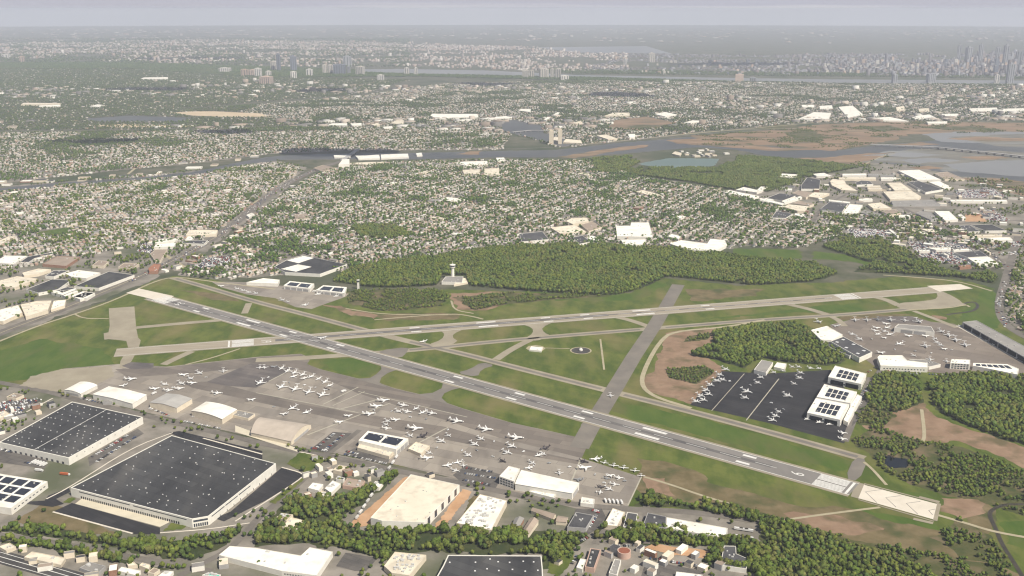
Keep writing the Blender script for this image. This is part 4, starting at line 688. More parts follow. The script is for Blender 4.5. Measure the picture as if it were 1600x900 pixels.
# ------------------------------------------------------------------ towers on the ridge and the skyline
def tower(name, label, x, yb, yt, wpx, m, group=None, bands=0, deep=1.0):
    c = P(x, yb); sl_ = math.sqrt(c.x ** 2 + c.y ** 2 + H * H); wd = wpx * sl_ / F
    lo_, hi_ = 0, 900
    for _ in range(30):
        mid = (lo_ + hi_) / 2
        if proj(c.x, c.y, mid)[1] > yt: lo_ = mid
        else: hi_ = mid
    hh = lo_; rz = random.uniform(-.3, .3); dp = wd * random.uniform(.5, 1) * deep
    pts = [Vector((-wd / 2, -dp / 2, 0)), Vector((wd / 2, -dp / 2, 0)), Vector((wd / 2, dp / 2, 0)), Vector((-wd / 2, dp / 2, 0))]
    r_ = prism(name, pts, 0, hh, m); r_.location = c; r_.rotation_euler = (0, 0, rz); tag(r_, label, 'tower block' if hh < 90 else 'skyscraper', group)
    if bands:
        for i in range(bands):
            x0 = -wd / 2 + wd * (i + .3) / bands
            box('window_band', Vector((x0, -dp / 2 - .5, 4)), Vector((wd * .28 / bands, 0, 0)), Vector((0, .6, 0)), Vector((0, 0, hh - 8)), M['glass'], r_)
            y0 = -dp / 2 + dp * (i + .3) / bands
            box('window_band', Vector((wd / 2 - .1, y0, 4)), Vector((0, dp * .28 / bands, 0)), Vector((.6, 0, 0)), Vector((0, 0, hh - 8)), M['glass'], r_)
        prism('plant_room', [v * .4 for v in pts], hh, hh + hh * .07 + 2, m, r_)
    elif hh > 60:
        prism('plant_room', [v * .45 for v in pts], hh, hh * 1.05 + 1, m, r_)
    return r_
RIDGE = [(428, 110, 96, 8, 0, 3), (436, 111, 85, 5, 4, 2), (459, 111, 88, 9, 4, 3), (404, 120, 107, 9, 3, 3), (416.5, 131, 119.5, 16, 1, 5), (420, 119, 111, 8, 3, 3), (459, 122, 112, 9, 3, 3), (484, 119, 108, 9, 3, 2), (508, 115, 101, 7, 0, 3), (517, 115, 101.5, 7, 0, 3), (531, 116, 101, 18, 4, 5), (545, 115.5, 104, 5, 2, 2), (563, 117, 104, 12, 0, 4), (595, 126, 117, 10, 3, 3), (636, 117, 106, 7, 3, 2), (650, 118, 106, 5, 3, 2), (821, 121.5, 110, 9, 0, 3), (831, 121, 110, 7, 0, 2), (847, 122, 107, 8, 0, 3), (854.5, 122, 108, 5, 0, 2), (863, 122, 107.5, 6, 0, 2), (872, 122, 107.5, 8, 0, 3), (882, 125, 118, 12, 3, 3), (1155, 128, 116, 12, 1, 0), (1176, 128, 121, 9, 2, 3), (1397, 129.5, 116, 6, 2, 2), (1454, 129, 115, 11, 2, 4), (1577, 130, 100, 9, 2, 3), (1557, 130, 117, 6, 3, 2), (352, 113, 106, 15, 3, 5), (383, 119, 108.5, 11, 5, 3), (396, 119, 109, 11, 1, 4), (10, 91, 85, 9, 3, 2), (35, 97, 88, 6, 5, 2), (977, 102, 92, 5, 3, 2), (1018, 97, 83, 9, 0, 3), (543, 104, 88, 12, 2, 3)]
WORD = ['cream-grey', 'pinkish', 'grey', 'white', 'dark blue-grey', 'tan']
cnt = {}
for x, yb, yt, wp, ci, bn in sorted(RIDGE):
    k = WORD[ci]; cnt[k] = cnt.get(k, 0) + 1
    tower('tower_block', f'{k} apartment tower on the far ridge, {nth(cnt[k] - 1)} {k} one from the left', x, yb, yt, wp, M['tw%d' % ci], 'apartment towers on the far ridge', bn)
for x, yb, yt, wp, ci in ((1497, 96, 70, 5, 2), (1512, 96, 74, 7, 2), (1531, 97, 70, 5, 2), (1557, 100, 74, 5, 2), (1569.5, 104, 71, 6, 2), (1590, 104, 80, 7, 2)):
    tower('skyscraper', f'tall hazy skyscraper in the right-hand skyline, one of six highest, {nth((1497, 1512, 1531, 1557, 1569.5, 1590).index(x))} from left', x, yb, yt, wp, M['tw%d' % ci], 'highest skyscrapers of the right-hand skyline', 2)
for i in range(190):
    x = random.uniform(1290, 1610) if i < 150 else random.uniform(1000, 1290); yb = random.uniform(96, 117); k = max(0, (x - 1200) / 400)
    hpx = random.uniform(3, 4.5 + 11 * k * k) * (1.25 if random.random() < .15 else 1)
    tower('skyscraper', 'slim hazy block in the crowded skyline beyond the wide river', x, yb, yb - hpx, random.uniform(2.2, 4.8), M['tw%d' % random.choice([0, 0, 1, 2, 2, 3, 4, 5])], 'slim blocks of the hazy skyline')

# ------------------------------------------------------------------ aircraft
def tube_mesh(prof, n=12):
    V, Fc = [], []
    for y, r_, zc in prof:
        V += [(r_ * math.cos(i * 2 * math.pi / n), y, zc + r_ * math.sin(i * 2 * math.pi / n)) for i in range(n)]
    for k in range(len(prof) - 1):
        for i in range(n): Fc.append((k * n + (i + 1) % n, k * n + i, (k + 1) * n + i, (k + 1) * n + (i + 1) % n))
    Fc += [tuple(range(n)), tuple((len(prof) - 1) * n + i for i in range(n))[::-1]]
    return V, Fc
def slab(outline, th, axis='z'):
    """thin tapered panel with real thickness: outline points (x,y,z)"""
    n = len(outline); off = Vector((0, 0, th / 2)) if axis == 'z' else Vector((th / 2, 0, 0))
    V = [Vector(v) + off for v in outline] + [Vector(v) - off for v in outline]
    return V, [tuple(range(n)), tuple(range(n, 2 * n))[::-1]] + [(i, n + i, n + (i + 1) % n, (i + 1) % n) for i in range(n)]
def jet(body, trim):
    """a 20 m business jet, nose along +Y"""
    r_ = empty('business_jet', (0, 0, 0))
    V, Fc = tube_mesh([(10, .15, 1.9), (9.2, .65, 2.0), (8, 1.0, 2.15), (6.5, 1.2, 2.25), (-3, 1.2, 2.25), (-7, .85, 2.5), (-10, .25, 2.9)]); link('fuselage', V, Fc, body, r_, smooth=True)
    for s in (-1, 1):
        V, Fc = slab([(s * .9, 2.6, 1.6), (s * 9.6, -3.0, 2.1), (s * 9.6, -4.3, 2.1), (s * 3.2, -2.0, 1.75), (s * .9, -2.2, 1.6)], .38); link('wing', V, Fc, body, r_)
        V, Fc = slab([(s * 9.4, -3.1, 2.2), (s * 9.9, -4.0, 3.4), (s * 9.9, -4.6, 3.4), (s * 9.4, -4.4, 2.2)], .15, 'x'); link('winglet', V, Fc, body, r_)
        V, Fc = slab([(s * .0, -8.6, 5.9), (s * 3.8, -10.6, 6.0), (s * 3.8, -11.5, 6.0), (s * .0, -10.9, 5.9)], .28); link('tailplane', V, Fc, body, r_)
        V, Fc = tube_mesh([(-3.2, .62, 3.1), (-4, .78, 3.1), (-6, .70, 3.1), (-7, .48, 3.1)], 10); V = [(v[0] + s * 1.95, v[1], v[2]) for v in V]; link('engine', V, Fc, trim, r_, smooth=True)
        for yy in (-1.4,): V, Fc = slab([(s * 1.4, yy - .45, .45), (s * 1.4, yy, .0), (s * 1.4, yy + .45, .45), (s * 1.4, yy, 1.7)], .3, 'x'); link('main_gear', V, Fc, M['tyre'], r_)
    V, Fc = slab([(0, -6.2, 2.9), (0, -9.0, 5.9), (0, -11.0, 5.9), (0, -9.8, 2.9)], .32, 'x'); link('tail_fin', V, Fc, body, r_)
    V, Fc = tube_mesh([(8.35, 1.0, 2.18), (7.75, 1.1, 2.28)], 12); V = [(v[0], v[1], v[2] + .03) for v in V]; link('cockpit_window', V, Fc, M['glass'], r_)
    V, Fc = slab([(0, 6.6, .4), (0, 7, 0), (0, 7.4, .4), (0, 7, 1.4)], .3, 'x'); link('nose_gear', V, Fc, M['tyre'], r_)
    return r_
def prop(body):
    r_ = empty('propeller_plane', (0, 0, 0))
    V, Fc = tube_mesh([(4.6, .35, 1.5), (3.8, .6, 1.55), (1, .8, 1.7), (-1.5, .55, 1.6), (-5, .15, 1.7)]); link('fuselage', V, Fc, body, r_, smooth=True)
    for s in (-1, 1):
        V, Fc = slab([(s * .4, 1.6, 1.4), (s * 6.5, 1.2, 1.7), (s * 6.5, .1, 1.7), (s * .4, -.4, 1.4)], .3); link('wing', V, Fc, body, r_)
        V, Fc = slab([(s * .1, -4.0, 1.8), (s * 2.2, -4.4, 1.8), (s * 2.2, -5.2, 1.8), (s * .1, -5.2, 1.8)], .2); link('tailplane', V, Fc, body, r_)
    V, Fc = slab([(0, -3.6, 1.8), (0, -4.6, 3.4), (0, -5.4, 3.4), (0, -5.3, 1.8)], .22, 'x'); link('tail_fin', V, Fc, body, r_)
    V, Fc = slab([(-.12, 4.75, .5), (.12, 4.75, .5), (.12, 4.75, 2.5), (-.12, 4.75, 2.5)], .08, 'x'); link('propeller_blade', V, Fc, M['tyre'], r_)
    V, Fc = slab([(0, 1.8, .3), (0, 2.2, 0), (0, 2.6, .3), (0, 2.2, 1.2)], .25, 'x'); link('landing_gear', V, Fc, M['tyre'], r_)
    return r_
PROTO = {'w': jet(M['plane'], M['plane']), 'm': jet(M['plane'], M['metal']), 'd': jet(M['planed'], M['planed']), 'g': jet(M['planeg'], M['planeg']), 'p': prop(M['plane'])}
used = set()
COLW = {'w': 'white', 'm': 'white', 'd': 'dark', 'g': 'grey', 'p': 'white'}
def fleet(place, group, items, default):
    items = [tuple(i) + (default[len(i) - 2:] if len(i) < 6 else ()) for i in items]   # px, py, dx, dy, length, kind
    items.sort(key=lambda t: t[0]); c = {}
    tot = {}
    for it in items:
        kk = (COLW[it[5]], 'propeller plane' if it[5] == 'p' else 'jet'); tot[kk] = tot.get(kk, 0) + 1
    for px, py, dx, dy, ln, kd in items:
        if kd == 'w' and random.random() < .35: kd = 'm'
        kk = (COLW[kd], 'propeller plane' if kd == 'p' else 'jet'); i = c.get(kk, 0); c[kk] = i + 1
        src = PROTO[kd]
        o = src if kd not in used else copy_tree(src); used.add(kd)
        a = P(px, py); b = P(px + dx * 4, py + dy * 4); d = b - a
        o.location = (a.x, a.y, .62); o.rotation_euler = (0, 0, math.atan2(d.y, d.x) - math.pi / 2); s_ = .90 * ln / (20.0 if kd != 'p' else 10.0); o.scale = (s_, s_, s_)
        lab = f'{kk[0]} {kk[1]} {place}' if tot[kk] == 1 else f'{nth(i)} {kk[0]} {kk[1]} from left {place}'
        tag(o, lab, 'airplane', group)
DEF = (1, .3, 20, 'w')
fleet("on the left end of the apron", 'jets on the left end of the apron', [(205, 594, 1, -.1, 25), (192, 604, -1, .1, 18), (288, 587, 1, -.2, 21), (312, 584.5, 1, .4, 21), (298, 593, 1, .4, 20), (258, 602, 1, .2, 19), (243, 609, 1, -.15, 21), (284, 601, 1, .4, 22), (301, 600, 1, -.1, 20), (264, 611.5, 1, -.05, 20), (281, 608.5, 1, -.1, 20), (349, 581.5, 0, 1, 20), (340, 616, 1, 0, 22), (394, 626, 1, -.3, 19)], DEF)
fleet('in the two tail-to-taxiway rows on the middle apron', 'jets in the rows on the middle apron', [(406, 576, -.3, 1, 18), (413, 576, .1, 1, 19), (429, 574, 1, -.2, 15, 'g'), (440, 577, -1, .6, 20), (449, 581.5, -1, .7, 22), (460, 584, -1, .7, 22), (458.5, 590, -1, .2, 18), (472.5, 587, -1, .6, 20), (474.5, 592.5, -1, .1, 17), (486, 590, -1, .4, 19), (497.5, 593.5, -1, .4, 17), (508, 598.5, -1, .7, 22), (515, 604, -1, .3, 17), (511.5, 609.5, 1, .2, 14, 'd'), (440, 606.5, -1, .8, 29), (461, 610, -.9, .9, 29), (482, 614.5, -.8, .8, 27), (503.5, 619, -.9, .8, 29), (406, 600, -1, .7, 27)], DEF)
fleet('on the darker lane beside the vaulted hangar', 'jets on the lane beside the vaulted hangar', [(457, 639.5, -1, .4, 22), (479, 646, -1, .25, 20), (443, 648.5, -1, 0, 18), (545, 651, 1, -.2, 17), (531, 661, 1, -.2, 19)], DEF)
fleet("in the column of three on mid apron", 'jets in the column of three', [(600, 627.5, 1, -.1, 25), (589, 636.5, 1, -.1, 25), (577.5, 648.5, 1, -.1, 25)], DEF)
fleet("lined up along the wide taxiway", 'jets along the wide taxiway', [(631, 635, 1, .1, 21), (623, 644.5, 1, .4, 18), (637, 645, 1, .1, 20), (650, 640, -1, .4, 17), (660, 646.5, -1, .4, 20), (675, 647.5, 1, .1, 21), (714, 660, 1, .1, 28), (760, 673, 1, .1, 28), (807, 686, 1, .05, 29)], DEF)
fleet("clustered above the solar-roofed lower hangar", 'jets above the solar-roofed hangar', [(606, 659.5, 1, .4, 16), (619, 657.5, 1, -.1, 19), (603, 665, 1, .4, 16), (605, 671, 1, 0, 18), (650, 671.5, 1, 0, 29), (641, 682.5, 1, .5, 18), (659, 683.5, -1, .25, 22, 'd')], DEF)
fleet("on the lower apron below the dark lane", 'jets on the pale lower apron', [(701, 682, 1, .6, 15), (690, 691, 1, .4, 21), (752, 687.5, 1, .4, 18), (742, 696, 1, .4, 21), (732, 713, 1, .4, 18), (800, 699, 1, .35, 22), (793, 709, 1, .3, 21), (786, 722, 1, .4, 16, 'd'), (699, 729, -1, .1, 19), (715, 724.5, -1, .2, 18), (724, 729, .1, 1, 15), (712, 737, 1, .2, 16), (671, 709, 1, .3, 14), (668, 717.5, 1, -.1, 23)], DEF)
fleet('around the big white hangar of the lower apron', 'jets around the big white hangar', [(841, 713, -1, .3, 17), (849, 711, 1, .4, 14), (832, 725, 1, .4, 16), (826, 733, -1, .1, 18), (851, 702, -1, .2, 20, 'd'), (874, 741, .2, 1, 16), (903, 751, -1, -.1, 17, 'g')], DEF)
fleet('at the right end of the lower apron', 'aircraft at the right end of the lower apron', [(930, 719.5, -1, 0, 22), (944.5, 724.5, -.6, .8, 12, 'p'), (959, 729, -.2, 1, 14, 'p'), (974.5, 732.5, -.3, 1, 14, 'p'), (992, 737, -.2, 1, 13, 'p'), (1001.5, 744.5, 0, 1, 11, 'p'), (915, 733, 1, -.15, 25), (913, 723, 1, .2, 18, 'd'), (954, 744.5, 1, -.2, 16), (949, 749, 1, .1, 13, 'g'), (968, 748.5, 1, .1, 17), (961, 758.5, 1, .1, 16), (940, 762, 1, -.1, 15, 'd'), (952, 766, 1, .4, 17), (937, 771, 1, .1, 12, 'p')], DEF)
DEF = (1, .35, 21, 'w')
fleet("along the left edge of the black apron", 'jets along the left edge of the black apron', [(1134, 578.5), (1124.5, 587), (1120, 596.5), (1129, 595), (1110, 603), (1103, 611), (1107, 617.5), (1095, 620), (1099, 626.5), (1088, 629)], DEF)
fleet('standing free in the middle of the black apron', 'jets in the middle of the black apron', [(1189, 591, 1, .4, 18), (1184, 599.5, 1, .35, 18), (1167, 613.5, 1, .3, 26), (1164, 623, 1, .35, 20), (1217, 645, 1, .4, 16), (1212, 651.5, 1, .35, 19), (1207, 658, 1, .35, 20), (1251, 584, 1, .35, 19), (1249.5, 592, 1, .35, 19), (1241, 601, 1, .35, 15), (1231, 620, 1, .35, 23)], DEF)
fleet('along the upper edge of the black apron', 'jets along the upper edge of the black apron', [(1209, 583, 1, .5, 16), (1224, 580, 1, -.6, 16), (1238, 574.5, 1, .3, 15), (1248, 574.5, 1, .3, 15), (1267, 576.5, 1, .2, 16), (1280, 577, 1, .4, 16)], DEF)
fleet('before the doors of the three solar-roofed hangars', 'jets before the solar-roofed hangars', [(1260, 656, -1, .3, 14), (1279, 661, -1, .3, 16), (1295, 664, -1, .3, 16), (1317, 678, 1, .1, 17), (1317, 687.5, 1, .1, 17)], DEF)
fleet('in the back row of the brown apron', 'jets in the back row of the brown apron', [(1336, 501.5, .4, 1, 23), (1354.5, 501.5, .3, 1, 23), (1371, 500.5, .4, 1, 22, 'g'), (1391.5, 501.5, .3, 1, 24), (1413.5, 502, .1, 1, 22), (1435, 504, 1, .6, 29), (1279, 504.5, 1, .6, 25), (1305, 510.5, -1, -.2, 22)], DEF)
fleet("packed left of the brown apron's central hangar", 'jets packed left of the slate-roofed hangar', [(1370, 513.5, 1, 0, 20), (1368, 518, 1, .1, 19), (1385, 507, 1, 0, 20), (1386, 513.5, -1, .2, 20), (1383, 519, 1, .2, 19), (1371, 523.5, -1, .2, 18), (1390, 524, -1, .1, 22), (1382, 529, 1, -.2, 16), (1332, 523.5, 1, .2, 19), (1343, 531.5, 1, .4, 23)], DEF)
fleet('in the open middle of the brown apron', 'jets in the open middle of the brown apron', [(1405, 539, -1, .2, 25), (1377.5, 552.5, 1, -.1, 22), (1420, 526, 1, 0, 20), (1447, 526.5, 1, 0, 20), (1446, 542.5, .6, .8, 26), (1461, 530.5, 1, .4, 17), (1464, 536, 1, .3, 19), (1469.5, 540.5, 1, .3, 19), (1476, 546.5, 1, -.1, 17), (1471, 519.5, 1, .5, 24), (1482, 525.5, .5, 1, 27), (1493, 533, .5, 1, 28), (1508, 541, .6, 1, 28)], DEF)
fleet('along the front of the very long open hangar', 'jets along the very long open hangar', [(1500, 510.5, -1, .2, 16), (1534, 528.5, -1, .3, 18), (1543, 533.5, -1, .3, 18), (1554, 540, -1, .3, 19), (1590, 560, -1, .3, 20)], DEF)
fleet('behind the broad white hangar of the brown apron', 'jets behind the broad white hangar', [(1453, 563, .3, 1, 20), (1479, 566, .3, 1, 17), (1428, 557, 1, .4, 15)], DEF)
fleet('on the small apron of the top-left terminal', 'jets at the top-left terminal', [(441, 470, 1, .4, 20), (450, 472.5, 1, .4, 14), (476, 478, -1, .1, 21), (497, 461, -1, .2, 22), (491, 456, -1, .2, 16), (525, 464, -1, .2, 17), (400, 459.5, 1, .3, 18), (346, 448, 1, -.1, 18), (371, 452.5, 1, .2, 19), (380, 455, 1, .2, 19), (389, 458, 1, .2, 19)], DEF)
fleet('rolling alone on the crossing of the two runways', 'lone jets on the field', [(502, 530, -1, -.1, 24)], DEF)
fleet('taxiing alone on the narrow taxiway right of the runway crossing', 'lone jets on the field', [(661, 535, -1, .1, 19)], DEF)
fleet('waiting alone on the broad cross taxiway near the lower runway', 'lone jets on the field', [(954, 620, .3, 1, 17)], DEF)

# ------------------------------------------------------------------ road vehicles
def car_mesh(mi):
    V, Fc = [], []
    prof = [(-2.2, .35), (-2.2, 1.0), (-1.2, 1.1), (-.8, 1.55), (.6, 1.55), (1.1, 1.05), (2.2, .85), (2.2, .35)]
    for s in (-.9, .9): V += [(s * (.82 if z > 1.3 else 1), y, z) for y, z in prof]
    n = len(prof); Fc = [tuple(range(n)), tuple(range(n, 2 * n))[::-1]] + [(i, n + i, n + (i + 1) % n, (i + 1) % n) for i in range(n)]
    mats = [0] * len(Fc); mats[2 + 2] = 1; mats[2 + 4] = 1
    V = [Vector(v) for v in V]
    for s in (-.95, .72):
        for y in (-1.7, 1.05): box_v(Vector((s, y, 0)), Vector((.23, 0, 0)), Vector((0, .64, 0)), Vector((0, 0, .64)), V, Fc); mats += [2] * 6
    me = bpy.data.meshes.new('parked_car'); me.from_pydata([tuple(v) for v in V], [], Fc)
    for x in (M['car%d' % mi], M['glass'], M['tyre']): me.materials.append(x)
    me.polygons.foreach_set('material_index', mats); return me
CARS = [car_mesh(i) for i in range(6)]; CW = ['white', 'black', 'grey', 'silver', 'dark red', 'navy']; ncar = 0
def cars(place, rows, face=(.3, 1), fill=.85):
    global ncar
    for (x0, y0, x1, y1, n) in rows:
        for i in range(n):
            if random.random() > fill or ncar >= 300: continue
            t_ = (i + .5) / n; a = P(x0, y0, .55).lerp(P(x1, y1, .55), t_); k = random.choice([0, 0, 0, 1, 1, 2, 3, 3, 4, 5])
            o = bpy.data.objects.new('parked_car', CARS[k]); COL.objects.link(o); ncar += 1
            d = P(x0, y0) - P(x1, y1); o.location = a; o.rotation_euler = (0, 0, math.atan2(d.y, d.x) + random.uniform(-.05, .05)); s_ = random.uniform(1.0, 1.2); o.scale = (s_, s_, s_)
            tag(o, f'{CW[k]} car parked {place}', 'car', 'cars parked ' + place)
cars('between the two biggest warehouses', [(x0 / 4, 675 + y0 / 4, x1 / 4, 675 + y1 / 4, n) for x0, y0, x1, y1, n in ((600, 190, 850, 30, 20), (570, 160, 800, 20, 18), (620, 130, 760, 50, 12))])
cars('on the black lot by the big white hangar', [(400 + x0 / 4, 675 + y0 / 4, 400 + x1 / 4, 675 + y1 / 4, n) for x0, y0, x1, y1, n in ((1310, 225, 1480, 250, 12), (1300, 260, 1500, 290, 14), (1290, 300, 1480, 335, 13))])
cars('in the lot beside the vaulted hangar', [(400 + x0 / 4, 675 + y0 / 4, 400 + x1 / 4, 675 + y1 / 4, n) for x0, y0, x1, y1, n in ((380, 100, 490, 10, 12), (430, 115, 550, 15, 13), (340, 100, 450, 120, 8))])
cars('along the front of the solar-roofed hangar', [(400 + x0 / 4, 675 + y0 / 4, 400 + x1 / 4, 675 + y1 / 4, n) for x0, y0, x1, y1, n in ((550, 140, 820, 200, 20), (560, 120, 640, 140, 6))])
cars('beside the dark slate workshop', [(800 + x0 / 4, 675 + y0 / 4, 800 + x1 / 4, 675 + y1 / 4, n) for x0, y0, x1, y1, n in ((480, 600, 540, 500, 10), (500, 490, 555, 500, 5))])
cars('in the works yard near the round tank', [(800 + x0 / 4, 675 + y0 / 4, 800 + x1 / 4, 675 + y1 / 4, n) for x0, y0, x1, y1, n in ((620, 715, 800, 710, 12), (860, 790, 1170, 840, 26), (400, 700, 470, 660, 6), (370, 830, 420, 760, 5))])
cars('along the back of the three solar-roofed hangars', [(1200 + x0 / 4, 450 + y0 / 4, 1200 + x1 / 4, 450 + y1 / 4, n) for x0, y0, x1, y1, n in ((490, 830, 600, 640, 18), (570, 740, 640, 590, 14), (620, 530, 700, 480, 6))])
cars('below the broad white hangar of the brown apron', [(1400, 583, 1480, 586, 16), (1385, 579, 1440, 582, 10)])
cars('in front of the cream hangars of the left apron', [(x0 / 4, 450 + y0 / 4, x1 / 4, 450 + y1 / 4, n) for x0, y0, x1, y1, n in ((930, 750, 1060, 800, 10), (1130, 830, 1380, 880, 16), (500, 690, 640, 720, 8), (1220, 790, 1180, 830, 4))])
cars('in the lot at the left edge above the street', [(x0 / 4, 450 + y0 / 4, x1 / 4, 450 + y1 / 4, n) for x0, y0, x1, y1, n in ((0, 740, 240, 690, 14), (0, 770, 200, 730, 12))])
cars('on the lot left of the largest warehouse', [(x0 / 4, 675 + y0 / 4, x1 / 4, 675 + y1 / 4, n) for x0, y0, x1, y1, n in ((0, 110, 80, 130, 5), (150, 190, 280, 215, 8), (340, 285, 300, 310, 3))])
cars('on the grey lot among the bottom trees', [(400 + x0 / 4, 675 + y0 / 4, 400 + x1 / 4, 675 + y1 / 4, n) for x0, y0, x1, y1, n in ((560, 765, 720, 775, 7), (560, 820, 600, 815, 4), (650, 830, 710, 815, 6))])
cars('in the shop yards of the bottom-left corner', [(x0 / 4, 675 + y0 / 4, x1 / 4, 675 + y1 / 4, n) for x0, y0, x1, y1, n in ((420, 800, 480, 790, 5), (660, 810, 730, 820, 6), (430, 850, 490, 830, 5), (680, 850, 720, 880, 4))])
def truck(px, py, dx, dy, label, bm, ln=14, cab=True):
    a = P(px, py, .5); b = P(px + dx * 3, py + dy * 3, .5) - a
    e = empty('box_truck' if cab else 'semi_trailer', a, math.atan2(b.y, b.x) - math.pi / 2); tag(e, label, 'truck' if cab else 'trailer')
    box('cargo_box', Vector((-1.3, -ln / 2, 1)), Vector((2.6, 0, 0)), Vector((0, ln, 0)), Vector((0, 0, 2.9)), bm, e)
    if cab: box('cab', Vector((-1.2, ln / 2 + .4, .6)), Vector((2.4, 0, 0)), Vector((0, 2.4, 0)), Vector((0, 0, 2.4)), M['plane'], e)
    for yy in (-ln / 2 + 1, ln / 2 - 2):
        box('wheel', Vector((-1.25, yy, 0)), Vector((2.5, 0, 0)), Vector((0, 1, 0)), Vector((0, 0, 1)), M['tyre'], e)
truck(100.5, 742, 1, .1, 'orange semi-trailer truck on the road between the two left warehouses', M['orange'])
truck(60, 736, 1, .1, 'white bus-like truck on the service road above the solar-covered roof', M['plane'], 11)
for i in range(5): truck(53 + i * 4.2, 723 + i * 1.1, -1, .55, f'white trailer, {nth(i)} from the left of five below the ridge-line warehouse', M['plane'], 10, False)
for i in range(6): truck(1154 + (i % 3) * 8, 828 + (i // 3) * 12 + (i % 3) * 1.2, 1, .15, f'white trailer, {nth(i % 3)} from the left in the {"upper" if i < 3 else "lower"} row right of the long white terrace', M['plane'], 12, False)
for i in range(5): truck(946 + i * 6.3, 784 + i * .6, .5, .9, f'white trailer, {nth(i)} from the left of five at the foot of the right lower apron', M['plane'], 9, False)
for i in range(12): truck(558 + i * 5.6, 806 - i * 8.6 + 4, .9, -1, f'white trailer, {nth(i)} up the diagonal row left of the new cream-roofed warehouse', M['plane'] if i % 3 else M['unit'], 9, False)
truck(240, 616, 1, -.5, 'white fuel truck beside the second white hangar', M['plane'], 9)
truck(536, 612.5, 1, -.3, 'white fuel truck on the pale lines of the middle apron', M['plane'], 8)
for i, (a, b) in enumerate(((516, 776), (522, 781), (527, 774), (531, 778), (519, 784))):
    e = empty('excavator', P(a, b, .45), i * 1.3); tag(e, f'yellow digging machine, {nth(sorted([516, 522, 527, 531, 519]).index(a))} from left in the works yard', 'excavator')
    box('track', Vector((-1.6, -2, 0)), Vector((3.2, 0, 0)), Vector((0, 4, 0)), Vector((0, 0, 1)), M['tyre'], e); box('cab', Vector((-1.4, -1.8, 1)), Vector((2.8, 0, 0)), Vector((0, 3.2, 0)), Vector((0, 0, 2)), M['yellowp'], e)
    V, Fc = slab([(0, 1.2, 1.6), (0, 4.5, 5), (0, 7, 1.2), (0, 6.4, 1.2), (0, 4.4, 4.2), (0, 1.2, 2.4)], .6, 'x'); link('boom', V, Fc, M['yellowp'], e)
# service vans between the parked jets
for i, (a, b) in enumerate(((270, 606), (322, 590), (419, 590), (452, 598), (476, 602), (493, 606), (466, 641), (428, 636), (584, 641), (612, 643), (641, 652), (666, 655), (700, 672), (683, 700), (722, 704), (745, 704), (772, 690), (770, 714), (818, 706), (858, 724), (890, 730), (930, 742), (944, 755), (976, 752), (1140, 596), (1172, 602), (1205, 630), (1224, 640), (1345, 541), (1362, 530), (1398, 546), (1430, 549), (1455, 552), (1487, 547))):
    o = bpy.data.objects.new('service_van', CARS[(0, 3, 0, 2)[i % 4]]); COL.objects.link(o); o.location = P(a, b, .62); o.rotation_euler = (0, 0, random.uniform(0, 6.28)); o.scale = (1.2, 1.25, 1.4)
    wh = 'the left and middle apron' if a < 560 else 'the lower apron' if a < 1050 else 'the black apron' if a < 1300 else 'the brown apron'
    tag(o, f'{("white", "silver", "white", "grey")[i % 4]} service van standing between the parked jets on {wh}', 'van', 'service vans on ' + wh)
# traffic on the roads
def traffic(place, pl, n, off=3, z=.5):
    global ncar
    p = [P(a, b, z) for a, b in pl]; tot = [0]
    for i in range(len(p) - 1): tot.append(tot[-1] + (p[i + 1] - p[i]).length)
    for k in range(n):
        if ncar >= 300: return
        d = random.uniform(0, tot[-1]); i = max(j for j in range(len(tot) - 1) if tot[j] <= d); u = (p[i + 1] - p[i]).normalized(); q_ = p[i] + u * (d - tot[i]); sg = random.choice((-1, 1)); s = Vector((-u.y, u.x, 0)) * off * sg * random.choice((.7, 1.6))
        kk = random.choice([0, 0, 1, 2, 3, 4]); o = bpy.data.objects.new('driving_car', CARS[kk]); COL.objects.link(o); ncar += 1
        o.location = q_ + s; o.rotation_euler = (0, 0, math.atan2(u.y, u.x) - math.pi / 2 + (math.pi if sg > 0 else 0)); tag(o, f'{CW[kk]} car driving {place}', 'car', 'cars driving ' + place)
traffic('on the highway past the left airport corner', PX(0, 520, 60, 498, 120, 474, 200, 440, 262, 412), 22, 5)
traffic('on the dark highway in the bottom-left corner', PX(0, 868, 130, 905), 8, 3)

